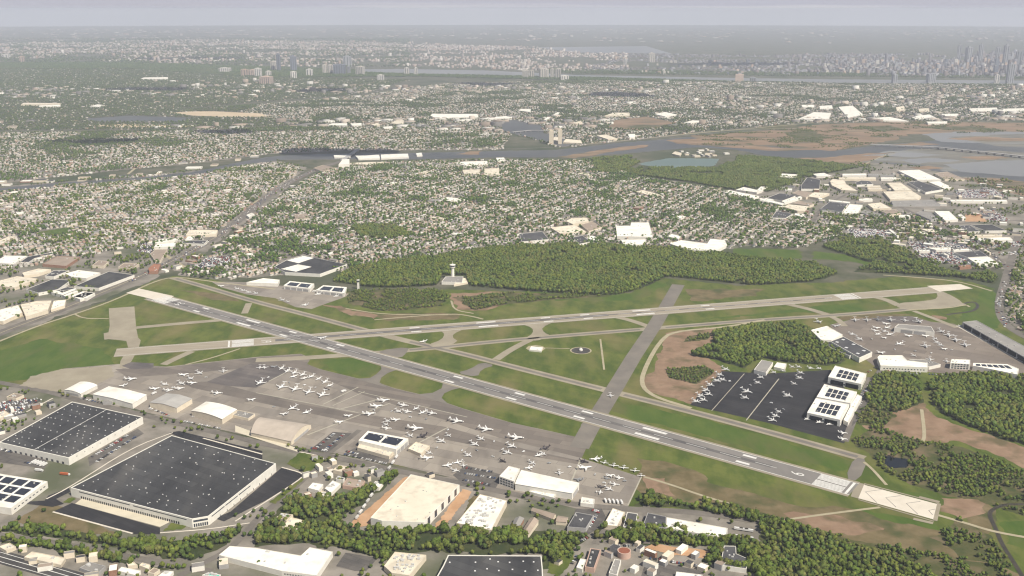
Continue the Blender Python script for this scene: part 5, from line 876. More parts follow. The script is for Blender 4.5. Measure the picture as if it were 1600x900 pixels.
# ------------------------------------------------------------------ woods, suburbs and the far city
def ico(sub):
    bm = bmesh.new(); bmesh.ops.create_icosphere(bm, subdivisions=sub, radius=1)
    V = np.array([v.co[:] for v in bm.verts]); Fc = np.array([[v.index for v in f.verts] for f in bm.faces]); bm.free(); return V, Fc
I1, I2 = ico(1), ico(2)
def crown(seed, lobes, loose=0):
    """lumpy crown in a unit tree: height 1, spread about 1; returns verts, tris, tone"""
    r_ = np.random.default_rng(seed); Vs, Fs, Cs = [], [], []; o = 0
    for k, (V0, F0) in enumerate(lobes):
        rad = (.36 if k == 0 else r_.uniform(.18, .27)); a = r_.uniform(0, 6.28)
        ctr = np.array([0, 0, .60]) if k == 0 else np.array([math.cos(a) * r_.uniform(.2, .3), math.sin(a) * r_.uniform(.2, .3), r_.uniform(.42, .78)])
        V = V0 * (1 + r_.uniform(-.30, .26, (len(V0), 1))) * rad * np.array([1.1, 1.1, 1.0]) + ctr
        Vs.append(V); Fs.append(F0 + o); o += len(V); Cs.append(np.full(len(V), 1.0) * r_.uniform(.75, 1.3) * r_.uniform(.85, 1.15, len(V)))
    for _ in range(loose):
        d = r_.normal(size=3); d /= np.linalg.norm(d); c_ = np.array([0, 0, .58]) + d * np.array([.46, .46, .38]) * r_.uniform(.85, 1.12)
        V = c_ + r_.normal(size=(3, 3)) * .075; Vs.append(V); Fs.append(np.array([[o, o + 1, o + 2]])); o += 3; Cs.append(np.full(3, r_.uniform(.7, 1.5)))
    return np.vstack(Vs), np.vstack(Fs), np.concatenate(Cs)
def np_mesh(name, V, Fc, Cl, m):
    me = bpy.data.meshes.new(name); n, f = len(V), len(Fc)
    me.vertices.add(n); me.vertices.foreach_set('co', V.astype(np.float32).ravel())
    me.loops.add(f * 3); me.loops.foreach_set('vertex_index', Fc.astype(np.int32).ravel())
    me.polygons.add(f); me.polygons.foreach_set('loop_start', np.arange(0, f * 3, 3, dtype=np.int32))
    at = me.color_attributes.new('Col', 'FLOAT_COLOR', 'POINT'); c4 = np.ones((n, 4), np.float32); c4[:, :3] = Cl; at.data.foreach_set('color', c4.ravel())
    me.materials.append(m); me.update(calc_edges=True); return me
def scatter(name, protos, pos, rot, sc, colr, m=None):
    """merge many copies into one mesh; sc is N x 3"""
    which = rng.integers(0, len(protos), len(pos)); Vs, Fs, Cs = [], [], []; o = 0
    for k, (V, Fc, tone) in enumerate(protos):
        ii = np.nonzero(which == k)[0]
        if not len(ii): continue
        c, s = np.cos(rot[ii])[:, None], np.sin(rot[ii])[:, None]; v = V[None] * sc[ii][:, None, :]
        X = v[:, :, 0] * c - v[:, :, 1] * s + pos[ii, 0:1]; Y = v[:, :, 0] * s + v[:, :, 1] * c + pos[ii, 1:2]; Zz = v[:, :, 2] + pos[ii, 2:3]
        Vs.append(np.stack([X, Y, Zz], -1).reshape(-1, 3)); Fs.append((Fc[None] + (np.arange(len(ii)) * len(V))[:, None, None] + o).reshape(-1, 3)); o += len(ii) * len(V)
        tn = tone if tone.ndim == 2 else tone[:, None] * np.ones(3)
        Cs.append((colr[ii][:, None, :] * tn[None]).reshape(-1, 3))
    ob = bpy.data.objects.new(name, np_mesh(name, np.vstack(Vs), np.vstack(Fs), np.vstack(Cs), m or M['leafs'])); COL.objects.link(ob); ob['kind'] = 'stuff'
    return ob
LEAF = np.array([(.082, .120, .022), (.104, .136, .026), (.062, .094, .022), (.120, .142, .028), (.094, .120, .028), (.072, .108, .030), (.124, .130, .038)])
def leafcol(pos, sc_=60.0, seed=0):
    n = len(pos); k = np.clip((fbm(pos[:, 0] / sc_, pos[:, 1] / sc_, seed) * 1.3 - .15 + rng.normal(0, .17, n)) * len(LEAF), 0, len(LEAF) - 1).astype(int)
    return LEAF[k] * rng.uniform(.80, 1.28, (n, 1))
WOODS = [PX(540, 424, 600, 408, 680, 402, 760, 387, 900, 382, 1000, 384, 1130, 397, 1200, 406, 1270, 411, 1310, 428, 1270, 440, 1180, 446, 1060, 434, 1040, 433, 1000, 452, 965, 461, 930, 461, 840, 456, 790, 452, 735, 447, 728, 430, 690, 430, 683, 446, 600, 450, 570, 448, 545, 444, 520, 440),
    PX(1110, 522, 1180, 509, 1240, 506, 1280, 525, 1300, 540, 1320, 556, 1312, 568, 1290, 571, 1225, 566, 1190, 560, 1160, 576, 1120, 562, 1075, 556, 1090, 548, 1120, 540),
    PX(1448, 600, 1475, 588, 1520, 585, 1640, 590, 1640, 705, 1560, 685, 1500, 660, 1462, 640), PX(1362, 590, 1390, 584, 1435, 592, 1440, 628, 1405, 645, 1362, 640, 1352, 622), PX(1190, 818, 1230, 815, 1265, 826, 1330, 852, 1390, 870, 1450, 890, 1480, 960, 1180, 960),
    PX(0, 826, 40, 822, 110, 826, 150, 836, 250, 846, 340, 838, 380, 824, 372, 838, 330, 862, 298, 878, 240, 868, 150, 850, 90, 840, 0, 830), PX(0, 840, 100, 854, 180, 872, 250, 885, 300, 890, 230, 890, 120, 868, 0, 848), PX(400, 836, 436, 790, 446, 780, 480, 778, 500, 792, 530, 812, 545, 826, 580, 828, 650, 832, 700, 828, 790, 830, 860, 832, 885, 845, 870, 866, 800, 868, 700, 864, 668, 860, 620, 862, 606, 880, 560, 862, 520, 855, 480, 850, 400, 852),
    PX(935, 828, 960, 822, 1000, 825, 1060, 828, 1090, 838, 1130, 844, 1180, 840, 1195, 900, 1100, 880, 1110, 855, 1010, 850, 960, 848, 930, 842), PX(868, 842, 905, 835, 920, 842, 890, 862, 860, 890, 848, 890, 850, 868),
    PX(1280, 385, 1330, 375, 1380, 378, 1420, 395, 1450, 415, 1510, 432, 1545, 425, 1560, 435, 1550, 443, 1500, 434, 1400, 428, 1330, 425, 1365, 412), PX(970, 268, 1000, 262, 1120, 263, 1135, 255, 1190, 250, 1230, 268, 1240, 285, 1200, 300, 1130, 295, 1080, 285, 1000, 275), PX(1150, 244, 1200, 246, 1290, 254, 1340, 262, 1300, 270, 1240, 282, 1220, 266, 1150, 256), PX(925, 248, 985, 244, 1000, 254, 985, 262, 960, 272, 930, 268), PX(545, 356, 590, 350, 630, 358, 640, 370, 590, 374, 560, 368), PX(985, 790, 1010, 772, 1040, 785, 1090, 790, 1100, 780, 1130, 788, 1200, 810, 1195, 820, 1080, 796), PX(480, 792, 500, 775, 545, 778, 610, 745, 620, 735, 625, 742, 575, 778, 548, 800, 530, 806)]
SCRUB = [PX(540, 455, 600, 452, 680, 452, 705, 462, 690, 478, 620, 486, 590, 486, 545, 474), PX(1330, 690, 1365, 665, 1440, 690, 1500, 697, 1560, 720, 1640, 755, 1640, 795, 1560, 785, 1480, 775, 1420, 755, 1380, 735, 1360, 712), PX(710, 465, 790, 458, 850, 458, 960, 462, 860, 468, 790, 476, 740, 485), PX(1090, 780, 1200, 806, 1340, 845, 1480, 868, 1560, 885, 1500, 890, 1350, 850, 1200, 815), PX(1040, 578, 1100, 572, 1118, 582, 1085, 600, 1045, 590), PX(1075, 525, 1110, 520, 1105, 530, 1070, 534), PX(1330, 852, 1480, 868, 1560, 885, 1600, 920, 1470, 960, 1440, 886, 1390, 870), PX(1500, 810, 1560, 850, 1580, 890, 1500, 870, 1460, 840), PX(1335, 645, 1365, 630, 1400, 650, 1380, 668, 1340, 665), PX(1480, 760, 1640, 800, 1640, 815, 1545, 790)]
for lst, nm, mm, zz in ((WOODS, 'woodland_floor', 'wood', .20), (SCRUB, 'scrub_floor', 'scrub', .185)):
    sheet(nm, lst, zz, M[mm], rough=5)
WATERS = [PX(-80, 303, 0, 294, 100, 285, 200, 279, 300, 269, 400, 248, 440, 243, 500, 241, 640, 239, 780, 236, 870, 234, 960, 224, 1080, 214, 1120, 222, 1200, 228, 1300, 236, 1380, 226, 1640, 205, 1640, 290, 1560, 278, 1500, 276, 1420, 258, 1300, 250, 1200, 244, 1150, 234, 1090, 230, 980, 240, 870, 246, 780, 246, 640, 249, 500, 249, 440, 250, 400, 255, 300, 275, 200, 284, 100, 290, 0, 301, -80, 310), PX(775, 196, 800, 187, 845, 196, 850, 208, 905, 225, 880, 230, 830, 216, 790, 206), PX(560, 107, 640, 107, 760, 109, 900, 116, 1100, 120, 1300, 123, 1640, 125, 1640, 133, 1350, 131, 1150, 128, 950, 122, 800, 119, 640, 116, 560, 113), PX(995, 256, 1045, 247, 1125, 248, 1118, 258, 1100, 262, 1030, 262),
    PX(960, 188, 1010, 182, 1055, 192, 1030, 200, 990, 203, 950, 200), PX(1080, 212, 1200, 204, 1270, 195, 1400, 189, 1640, 191, 1640, 300, 1560, 279, 1380, 252, 1300, 258, 1200, 235, 1090, 230), PX(270, 176, 330, 174, 410, 178, 420, 184, 300, 183), PX(125, 186, 200, 181, 300, 184, 280, 190, 150, 190), PX(1140, 386, 1252, 388, 1365, 400, 1365, 416, 1325, 410, 1150, 405), PX(60, 362, 110, 355, 105, 366, 60, 368), PX(840, 74, 1010, 72, 1050, 84, 900, 82)]
AIRPORT = [GRASSF, PX(180, 570, 260, 574, 400, 559, 490, 559, 690, 637, 905, 683, 1003, 746, 982, 797, 730, 757, 470, 706, 130, 620, 30, 604)]
ROADP = []
def road_poly(pl, w_):
    p = [P(a, b) for a, b in pl]; V, Fc = [], []; ribbon(p, w_, 0, V, Fc); q_ = V[0::2] + V[1::2][::-1]; return [proj(v.x, v.y) for v in q_]
ROADP += [road_poly(PX(-60, 548, 0, 520, 60, 498, 120, 474, 200, 440, 262, 412, 300, 392, 345, 366, 385, 335, 420, 305, 455, 283, 500, 262, 540, 250), 44), road_poly(PX(1575, 420, 1540, 388, 1490, 365, 1420, 330, 1360, 300, 1310, 270), 26), road_poly(PX(1590, 370, 1570, 440, 1558, 480, 1572, 512, 1640, 545), 26), road_poly(PX(1470, 352, 1550, 345, 1660, 344), 18), road_poly(PX(1270, 350, 1280, 325, 1320, 305, 1360, 285), 18)]
def clear(px, py, polys):
    ok = np.ones(px.shape, bool)
    for q_ in polys:
        xs, ys = [a for a, b in q_], [b for a, b in q_]; bb = (px > min(xs)) & (px < max(xs)) & (py > min(ys)) & (py < max(ys))
        if bb.any():
            ii = np.nonzero(bb)[0]; ok[ii] &= ~pip(q_, px[ii], py[ii])
    return ok
def grid(poly, du, dv, ang, jit=.3):
    c = [P(a, b) for a, b in poly]; ca, sa = math.cos(ang), math.sin(ang)
    us = [v.x * ca + v.y * sa for v in c]; vs = [-v.x * sa + v.y * ca for v in c]
    U, Vv = np.meshgrid(np.arange(min(us), max(us), du), np.arange(min(vs), max(vs), dv)); U, Vv = U.ravel(), Vv.ravel()
    U = U + rng.uniform(-jit, jit, U.shape) * du; Vv = Vv + rng.uniform(-jit, jit, U.shape) * dv
    X, Y = U * ca - Vv * sa, U * sa + Vv * ca; px, py = proj(X, Y); k = pip(poly, px, py) & (px > -60) & (px < 1660) & (py < 930)
    return X[k], Y[k], px[k], py[k], Vv[k]
TREES = []
def add_trees(poly, du, hmin, hmax, keep=1.0, excl=(), holes=.0, spread=(.75, 1.05), ns=70.0, seed=0):
    X, Y, px, py, _ = grid(poly, du, du, .4, .48); k = clear(px, py, excl)
    if holes: k &= fbm(X / ns, Y / ns, 5 + seed) > holes
    k &= rng.random(X.shape) < keep; X, Y = X[k], Y[k]; n = len(X)
    h_ = hmin + (hmax - hmin) * np.clip(fbm(X / 55, Y / 55, 77) * .9 + rng.normal(.05, .22, n), 0, 1.15); sp = h_ * rng.uniform(*spread, n); return np.stack([X, Y, np.full(n, .1)], 1), np.stack([sp, sp, h_], 1)
for i, q_ in enumerate(WOODS):
    big = i in (4, 7, 8, 2, 5); TREES.append(add_trees(q_, 6.6 if not big else 6.2, 6, 13, .95, ROOFS, (.24 if i in (0, 1, 4) else .34), (.62, .95), ns=38))
for q_ in SCRUB: TREES.append(add_trees(q_, 6.0, 3, 8, .9, ROOFS + [PX(1383, 713, 1418, 717, 1420, 730, 1392, 732, 1383, 725)], .43, ns=34))
for q_ in (PX(1080, 212, 1200, 204, 1270, 195, 1400, 190, 1640, 192, 1640, 206, 1420, 210, 1400, 218, 1300, 236, 1200, 232, 1090, 226), PX(1310, 258, 1390, 238, 1395, 244, 1350, 256), PX(1500, 278, 1560, 279, 1660, 290, 1660, 320, 1570, 300)): TREES.append(add_trees(q_, 13, 4, 8, .9, ROOFS, .60, (.9, 1.3), ns=80))
near_low = PX(-60, 600, 130, 618, 330, 672, 520, 712, 740, 757, 960, 797, 1195, 820, 1195, 930, -60, 930)
TREES.append(add_trees(near_low, 11, 4, 9, .55, ROOFS + LOTS + WOODS + [PX(-80, 835, 0, 858, 130, 895, 240, 930, 240, 955, 130, 920, 0, 883, -80, 860), Q5(60, 330, 80, 440, 330, 515, 830, 665, 1000, 655, 1320, 630, 1700, 300, 1640, 120, 1060, -10, 860, -30), Q6(-300, 100, 250, 100, 300, 270, -100, 560), Q6(540, 600, 930, 270, 1350, 350, 1200, 620)], .54, ns=30))
TREES.append(add_trees(PX(-60, 300, 100, 284, 330, 264, 430, 250, 480, 262, 440, 300, 400, 335, 340, 378, 290, 425, 262, 420, 0, 520), 13, 5, 12, .8, ROOFS + WATERS + ROADP, .50, ns=70))
TREES.append(add_trees(PX(1130, 300, 1200, 280, 1300, 262, 1380, 252, 1560, 275, 1660, 330, 1660, 560, 1575, 500, 1568, 420, 1420, 415, 1290, 370), 12, 5, 12, .5, ROOFS + WATERS + ROADP + LOTS, .56, ns=60))
TREES.append(add_trees(PX(1290, 330, 1420, 345, 1660, 380, 1660, 550, 1600, 525, 1568, 470, 1575, 425, 1420, 415, 1300, 372), 11, 5, 12, .8, ROOFS + ROADP + LOTS, .46, ns=40))
pos = np.vstack([a for a, b in TREES]); scl = np.vstack([b for a, b in TREES])
dist = np.hypot(pos[:, 0], pos[:, 1]); tpx, tpy = proj(pos[:, 0], pos[:, 1], 8)
score = scl[:, 2] / dist * ((tpx > 5) & (tpx < 1595) & (tpy < 893)); order = np.argsort(-score); ind, rest = order[:300], order[300:]
crowns = []
for k in range(6):
    V, Fc, tn = crown(40 + k, [I2, I2, I2, I1, I1, I1], 60); crowns.append([np_mesh('crown', V, Fc, LEAF[c_][None] * tn[:, None], M['leaf']) for c_ in (0, 1, 3, 4, 6)])
tv, tf = [], []
for zz, rr in ((0, .035), (.3, .025), (.55, .012)): tv += [(rr * math.cos(a * 1.0472), rr * math.sin(a * 1.0472), zz) for a in range(6)]
for k in range(2): tf += [(k * 6 + a, k * 6 + (a + 1) % 6, k * 6 + 6 + (a + 1) % 6, k * 6 + 6 + a) for a in range(6)]
for a_ in (.5, 2.6, 4.7):
    o_ = len(tv); dx, dy = math.cos(a_), math.sin(a_); tv += [(.015, 0, .28), (-.008, .013, .28), (-.008, -.013, .28), (dx * .24, dy * .24, .55)]; tf += [(o_, o_ + 1, o_ + 3), (o_ + 1, o_ + 2, o_ + 3), (o_ + 2, o_, o_ + 3)]
trunk_me = bpy.data.meshes.new('trunk'); trunk_me.from_pydata(tv, [], tf); trunk_me.materials.append(M['trunk'])
TREEPLACE = [((440, 835, 560), 'in the tree belt below the works yard'), ((700, 845, 0), 'in the tree belt below the new cream-roofed warehouse'), ((250, 850, 0), 'in the belt below the largest warehouse'), ((60, 850, 0), 'in the thin belt at the bottom-left corner'), ((880, 850, 0), 'around the wooded bungalows'), ((1040, 838, 0), 'in the belt below the long white terrace'), ((1150, 865, 0), 'beside the white-awned garage'), ((1280, 860, 0), 'in the bottom-right wood'), ((1430, 890, 0), 'at the right end of the bottom-right wood'), ((1120, 800, 0), 'in the hedge above the long white terrace')]
TW = ['mid-green', 'fresh green', 'yellow-green', 'olive', 'golden green']
for i in ind:
    k, c_ = random.randrange(6), random.choice([0, 0, 1, 1, 2, 3, 4]); x, y = pos[i, 0], pos[i, 1]; h_ = scl[i, 2] * 1.08
    o = empty('leafy_tree', (x, y, 0), random.uniform(0, 6.28)); o.scale = (scl[i, 0] * 1.12, scl[i, 1] * 1.12, h_)
    cr_o = bpy.data.objects.new('crown', crowns[k][c_]); COL.objects.link(cr_o); cr_o.parent = o
    tr_o = bpy.data.objects.new('trunk', trunk_me); COL.objects.link(tr_o); tr_o.parent = o
    px_, py_ = tpx[i], tpy[i]; pl = min(TREEPLACE, key=lambda t: math.hypot(t[0][0] - px_, (t[0][1] - py_) * 2))[1]
    size = 'tall' if h_ > 14 else 'mid-sized' if h_ > 10 else 'low'
    tag(o, f'{size} {TW[c_]} leafy tree {pl}', 'tree', 'trees ' + pl)
protoN = [crown(s, [I1, I1, I1], 12) for s in range(6)]
protoN = [crown(s, [I2, I1, I1, I1], 14) for s in range(6)]
rp_, rs_ = pos[rest], scl[rest]
scatter('woodland', protoN, rp_, rng.uniform(0, 6.28, len(rp_)), rs_, leafcol(rp_))

# suburbs
HW = np.array([(.62, .60, .55), (.54, .49, .41), (.48, .45, .41), (.40, .26, .20), (.56, .51, .43)]); HR = np.array([(.37, .32, .27), (.27, .25, .24), (.48, .43, .38), (.34, .25, .19), (.54, .50, .45), (.20, .19, .19), (.62, .59, .54), (.44, .35, .28)])
def house_proto(gable=True):
    x, y, h_, r_ = .5, .5, .62, 1.0
    V = [(-x, -y, 0), (x, -y, 0), (x, y, 0), (-x, y, 0), (-x, -y, h_), (x, -y, h_), (x, y, h_), (-x, y, h_), (-x, 0, r_ - .02), (x, 0, r_ - .02)]
    Fc = [(0, 1, 5), (0, 5, 4), (1, 2, 6), (1, 6, 5), (2, 3, 7), (2, 7, 6), (3, 0, 4), (3, 4, 7), (4, 8, 7), (5, 6, 9)]
    o = len(V); e = .06
    V += [(-x - e, -y - e, h_ - .06), (x + e, -y - e, h_ - .06), (x + e, 0, r_), (-x - e, 0, r_), (x + e, y + e, h_ - .06), (-x - e, y + e, h_ - .06)]
    Fc += [(o, o + 1, o + 2), (o, o + 2, o + 3), (o + 2, o + 4, o + 5), (o + 2, o + 5, o + 3)]
    return np.array(V), np.array(Fc), 10
HV, HF, HN = house_proto()
def scatter_houses(name, pos, rot, sc, wc, rc):
    n = len(pos); c, s = np.cos(rot)[:, None], np.sin(rot)[:, None]; v = HV[None] * sc[:, None, :]
    X = v[:, :, 0] * c - v[:, :, 1] * s + pos[:, 0:1]; Y = v[:, :, 0] * s + v[:, :, 1] * c + pos[:, 1:2]; Zz = v[:, :, 2] + pos[:, 2:3]
    Vv = np.stack([X, Y, Zz], -1).reshape(-1, 3); Fc = (HF[None] + (np.arange(n) * len(HV))[:, None, None]).reshape(-1, 3)
    cc = np.concatenate([np.repeat(wc[:, None], HN, 1), np.repeat(rc[:, None], len(HV) - HN, 1)], 1).reshape(-1, 3)
    o = bpy.data.objects.new(name, np_mesh(name, Vv, Fc, cc, M['vcol'])); COL.objects.link(o); o['kind'] = 'stuff'; return o
EX = ROOFS + WATERS + WOODS + AIRPORT + ROADP + LOTS
ZN = [  # outline, street angle, house spacing, row spacing, keep, tree spacing, tree keep, hole level
    (PX(500, 268, 560, 254, 700, 251, 960, 250, 990, 275, 1130, 298, 1240, 332, 1310, 375, 1250, 388, 1140, 388, 1000, 384, 760, 388, 680, 404, 600, 410, 540, 424, 430, 428, 330, 437, 275, 430, 350, 382, 405, 335, 440, 305), 1.05, 14.5, 31, .97, 10.0, .68, .32),
    (PX(-60, 302, 100, 286, 330, 266, 420, 254, 470, 262, 440, 295, 400, 330, 340, 375, 300, 385, 200, 385, 140, 400, 0, 425, -60, 430), .55, 13.5, 28, .95, 13, .48, .28),
    (PX(1130, 300, 1240, 335, 1400, 330, 1480, 345, 1560, 395, 1500, 390, 1400, 360, 1300, 372, 1250, 386), -.4, 14, 30, .8, 13, .45, .30),
    (PX(1575, 440, 1600, 400, 1660, 400, 1660, 552, 1590, 520, 1565, 480), .8, 15, 32, .9, 13, .5, .25),
    (PX(-80, 298, 0, 286, 130, 272, 330, 252, 430, 240, 560, 235, 780, 234, 800, 210, 640, 198, 400, 200, 200, 206, -80, 208), .7, 17, 36, .80, 15, .85, .36),
    (PX(640, 200, 800, 208, 870, 232, 1060, 210, 1260, 192, 1640, 188, 1640, 130, 1200, 128, 950, 125, 700, 130, 560, 150, 380, 165, 280, 172, 420, 188), .9, 21, 46, .80, 20, .75, .36),
    (PX(-80, 205, 200, 203, 420, 198, 640, 196, 420, 184, 270, 172, 400, 160, 560, 148, 640, 125, 400, 120, 200, 105, -80, 100), .3, 40, 75, .45, 17, .95, .10)]
LAND = [((707, 420), 'behind the control tower wood'), ((600, 385), 'above the black and white roofed warehouse'), ((430, 385), 'right of the diagonal highway'), ((990, 372), 'around the white warehouse behind the wood'), ((1120, 365), 'right of the long white wood-edge roof'), ((1230, 375), 'below the industrial park'), ((1590, 470), 'beyond the road right of the airport'), ((150, 380), 'in the dense town at the left'), ((850, 372), 'just above the middle of the wood')]
hp, hrot, hs, twpos, twsc, streets = [], [], [], [], [], ([], [])
for zi, (poly, ang, du, dv, keep, td, tk, hole) in enumerate(ZN):
    X, Y, px, py, vv = grid(poly, du, dv, ang, .0)
    row = np.floor(vv / dv).astype(int); sh = np.where(row % 2 == 0, dv * .12, -dv * .12)          # pairs of rows face a street
    jj = (1.5, 1.5, 1.5, 1.5, 3, 6, 22)[zi]; X = X - np.sin(ang) * sh + rng.uniform(-jj, jj, X.shape); Y = Y + np.cos(ang) * sh + rng.uniform(-jj, jj, X.shape)
    bend = 60 * (fbm(X / 700, Y / 700, 2) - .5); X = X - np.sin(ang) * bend; Y = Y + np.cos(ang) * bend
    px, py = proj(X, Y); k = clear(px, py, EX) & (rng.random(X.shape) < keep) & (fbm(X / (120 if zi < 4 else 300), Y / (120 if zi < 4 else 300), 26 + zi) + rng.normal(0, .05, X.shape) > hole - .01)
    X, Y, row = X[k], Y[k], row[k]; n = len(X)
    hp.append(np.stack([X, Y, np.zeros(n)], 1)); turn = np.where(rng.random(n) < .5, 0, math.pi / 2)
    hrot.append(ang + turn + rng.normal(0, .06, n))
    f = 1.0 if zi < 4 else 1.2; a = rng.uniform(8, 12.5, n) * f; b = rng.uniform(7, 9.5, n) * f; large = rng.random(n) < .045
    a = np.where(large, a * 2.2, a); hs.append(np.stack([a, b, rng.uniform(6, 9, n)], 1))
    P_, S_ = add_trees(poly, td, 6, 13, 1.0, EX, 0, (.8, 1.15), 110.0, zi)
    gap = fbm(P_[:, 0] / (120 if zi < 4 else 300), P_[:, 1] / (120 if zi < 4 else 300), 26 + zi) < hole; kq = rng.random(len(P_)) < np.where(gap, .95, tk * .62); P_, S_ = P_[kq], S_[kq]; S_[:, 2] *= np.where(gap[kq], 1.25, 1)
    twpos.append(P_); twsc.append(S_)
    c = [P(a_, b_) for a_, b_ in poly]; ca, sa = math.cos(ang), math.sin(ang); us = [v.x * ca + v.y * sa for v in c]; vs = [-v.x * sa + v.y * ca for v in c]
    def street(u0, u1, v0, v1, step):
        nn = max(2, int(math.hypot(u1 - u0, v1 - v0) / step)); run = []
        for t_ in np.linspace(0, 1, nn):
            u, v = u0 + (u1 - u0) * t_, v0 + (v1 - v0) * t_; x, y = u * ca - v * sa, u * sa + v * ca; bd = 60 * (float(fbm(np.float64(x / 700), np.float64(y / 700), 2)) - .5); x -= sa * bd; y += ca * bd
            q0, q1 = proj(x, y); good = bool(pip(poly, np.array([q0]), np.array([q1]))[0]) and bool(clear(np.array([q0]), np.array([q1]), WATERS + WOODS + AIRPORT)[0])
            if good: run.append(Vector((x, y, 0)))
            if (not good or t_ == 1) and run:
                if len(run) > 1: ribbon(run, 8, .17, *streets)
                run = []
    if zi < 5:
        v0 = math.floor(min(vs) / dv) * dv
        kk = 0
        while v0 < max(vs):
            if kk % 2 == 0: street(min(us), max(us), v0 + dv * .5, v0 + dv * .5, 30)
            v0 += dv; kk += 1
        u0 = min(us)
        while u0 < max(us): street(u0, u0, min(vs), max(vs), 30); u0 += 190
so_ = link('street', streets[0], streets[1], M['road']); so_['kind'] = 'structure'
hp, hrot, hs = np.vstack(hp), np.concatenate(hrot), np.vstack(hs)
HWc, HRc = rng.integers(0, 5, len(hp)), rng.integers(0, 8, len(hp)); HWc = np.where(rng.random(len(hp)) < .3, 0, HWc)
hpx, hpy = proj(hp[:, 0], hp[:, 1], 4); score = hs[:, 0] / np.hypot(hp[:, 0], hp[:, 1]) * ((hpx > 3) & (hpx < 1597)); order = np.argsort(-score); ind, rest = order[:300], order[300:]
wm = [mat('house_wall', tuple(c)) for c in HW]; rm = [mat('house_roof', tuple(c)) for c in HR]
wn = ['white', 'cream', 'greyish', 'brick', 'beige']; rn = ['brown', 'dark grey', 'pale taupe', 'russet', 'light grey', 'black', 'whitish', 'tan']
hw_me = []; hr_me = []
for i in range(5):
    me = bpy.data.meshes.new('house'); me.from_pydata([tuple(v) for v in HV[:HN]], [], [tuple(int(q_) for q_ in f) for f in HF[:10]]); me.materials.append(wm[i]); hw_me.append(me)
for i in range(8):
    rv = [Vector(v) for v in HV[HN:]]; rv2 = rv + [v + Vector((0, 0, .04)) for v in rv]
    me = bpy.data.meshes.new('roof'); me.from_pydata([tuple(v) for v in rv2], [], [(3, 2, 1, 0), (3, 5, 4, 2), (6, 7, 8, 9), (8, 10, 11, 9), (0, 1, 7, 6), (4, 5, 11, 10), (1, 2, 8, 7), (2, 4, 10, 8), (5, 3, 9, 11), (3, 0, 6, 9)]); me.materials.append(rm[i]); hr_me.append(me)
for i in ind:
    o = bpy.data.objects.new('house', hw_me[HWc[i]]); COL.objects.link(o); o.location = hp[i]; o.rotation_euler = (0, 0, hrot[i]); o.scale = hs[i]
    r_ = bpy.data.objects.new('roof', hr_me[HRc[i]]); COL.objects.link(r_); r_.parent = o
    pl = min(LAND, key=lambda t: math.hypot(t[0][0] - hpx[i], (t[0][1] - hpy[i]) * 2))[1]
    tag(o, f'small {wn[HWc[i]]} house with {rn[HRc[i]]} roof {pl}', 'house', 'houses ' + pl)
scatter_houses('suburb_houses', hp[rest], hrot[rest], hs[rest], HW[HWc[rest]], HR[HRc[rest]])
tp, ts = np.vstack(twpos), np.vstack(twsc); td_ = np.hypot(tp[:, 0], tp[:, 1]); nr = td_ < 5200
protoM = [crown(70 + s, [I1, I1], 5) for s in range(5)]; protoF = [crown(90 + s, [I1], 2) for s in range(4)]
scatter('suburb_trees', protoM, tp[nr], rng.uniform(0, 6.28, nr.sum()), ts[nr], leafcol(tp[nr], 90) * np.array([.70, .84, .85]))
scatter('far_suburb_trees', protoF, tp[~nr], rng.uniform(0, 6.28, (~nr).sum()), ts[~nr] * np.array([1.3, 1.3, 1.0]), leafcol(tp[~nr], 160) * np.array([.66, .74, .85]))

# small commercial buildings, each a thing of its own
def unit_box():
    V = [(-.5, -.5, 0), (.5, -.5, 0), (.5, .5, 0), (-.5, .5, 0), (-.5, -.5, 1), (.5, -.5, 1), (.5, .5, 1), (-.5, .5, 1)]
    return V, [(0, 1, 5, 4), (1, 2, 6, 5), (2, 3, 7, 6), (3, 0, 4, 7)]
UB, UF = unit_box(); shop_w, shop_r = [], []
for k_ in ('wallw', 'wallc', 'wallg', 'wallb'):
    me = bpy.data.meshes.new('shop'); me.from_pydata(UB, [], UF); me.materials.append(M[k_]); shop_w.append((me, {'wallw': 'white', 'wallc': 'cream', 'wallg': 'grey', 'wallb': 'brick'}[k_]))
for k_, nm in (('roofw', 'white'), ('roofc', 'cream'), ('roofg', 'grey'), ('rooft', 'tan'), ('roofk', 'charcoal'), ('roofw', 'white')):
    me = bpy.data.meshes.new('roof'); me.from_pydata([(x * .96, y * .96, .93) for x, y in ((-.5, -.5), (.5, -.5), (.5, .5), (-.5, .5))], [], [(0, 1, 2, 3)]); me.materials.append(M[k_]); shop_r.append((me, nm))
placed = []
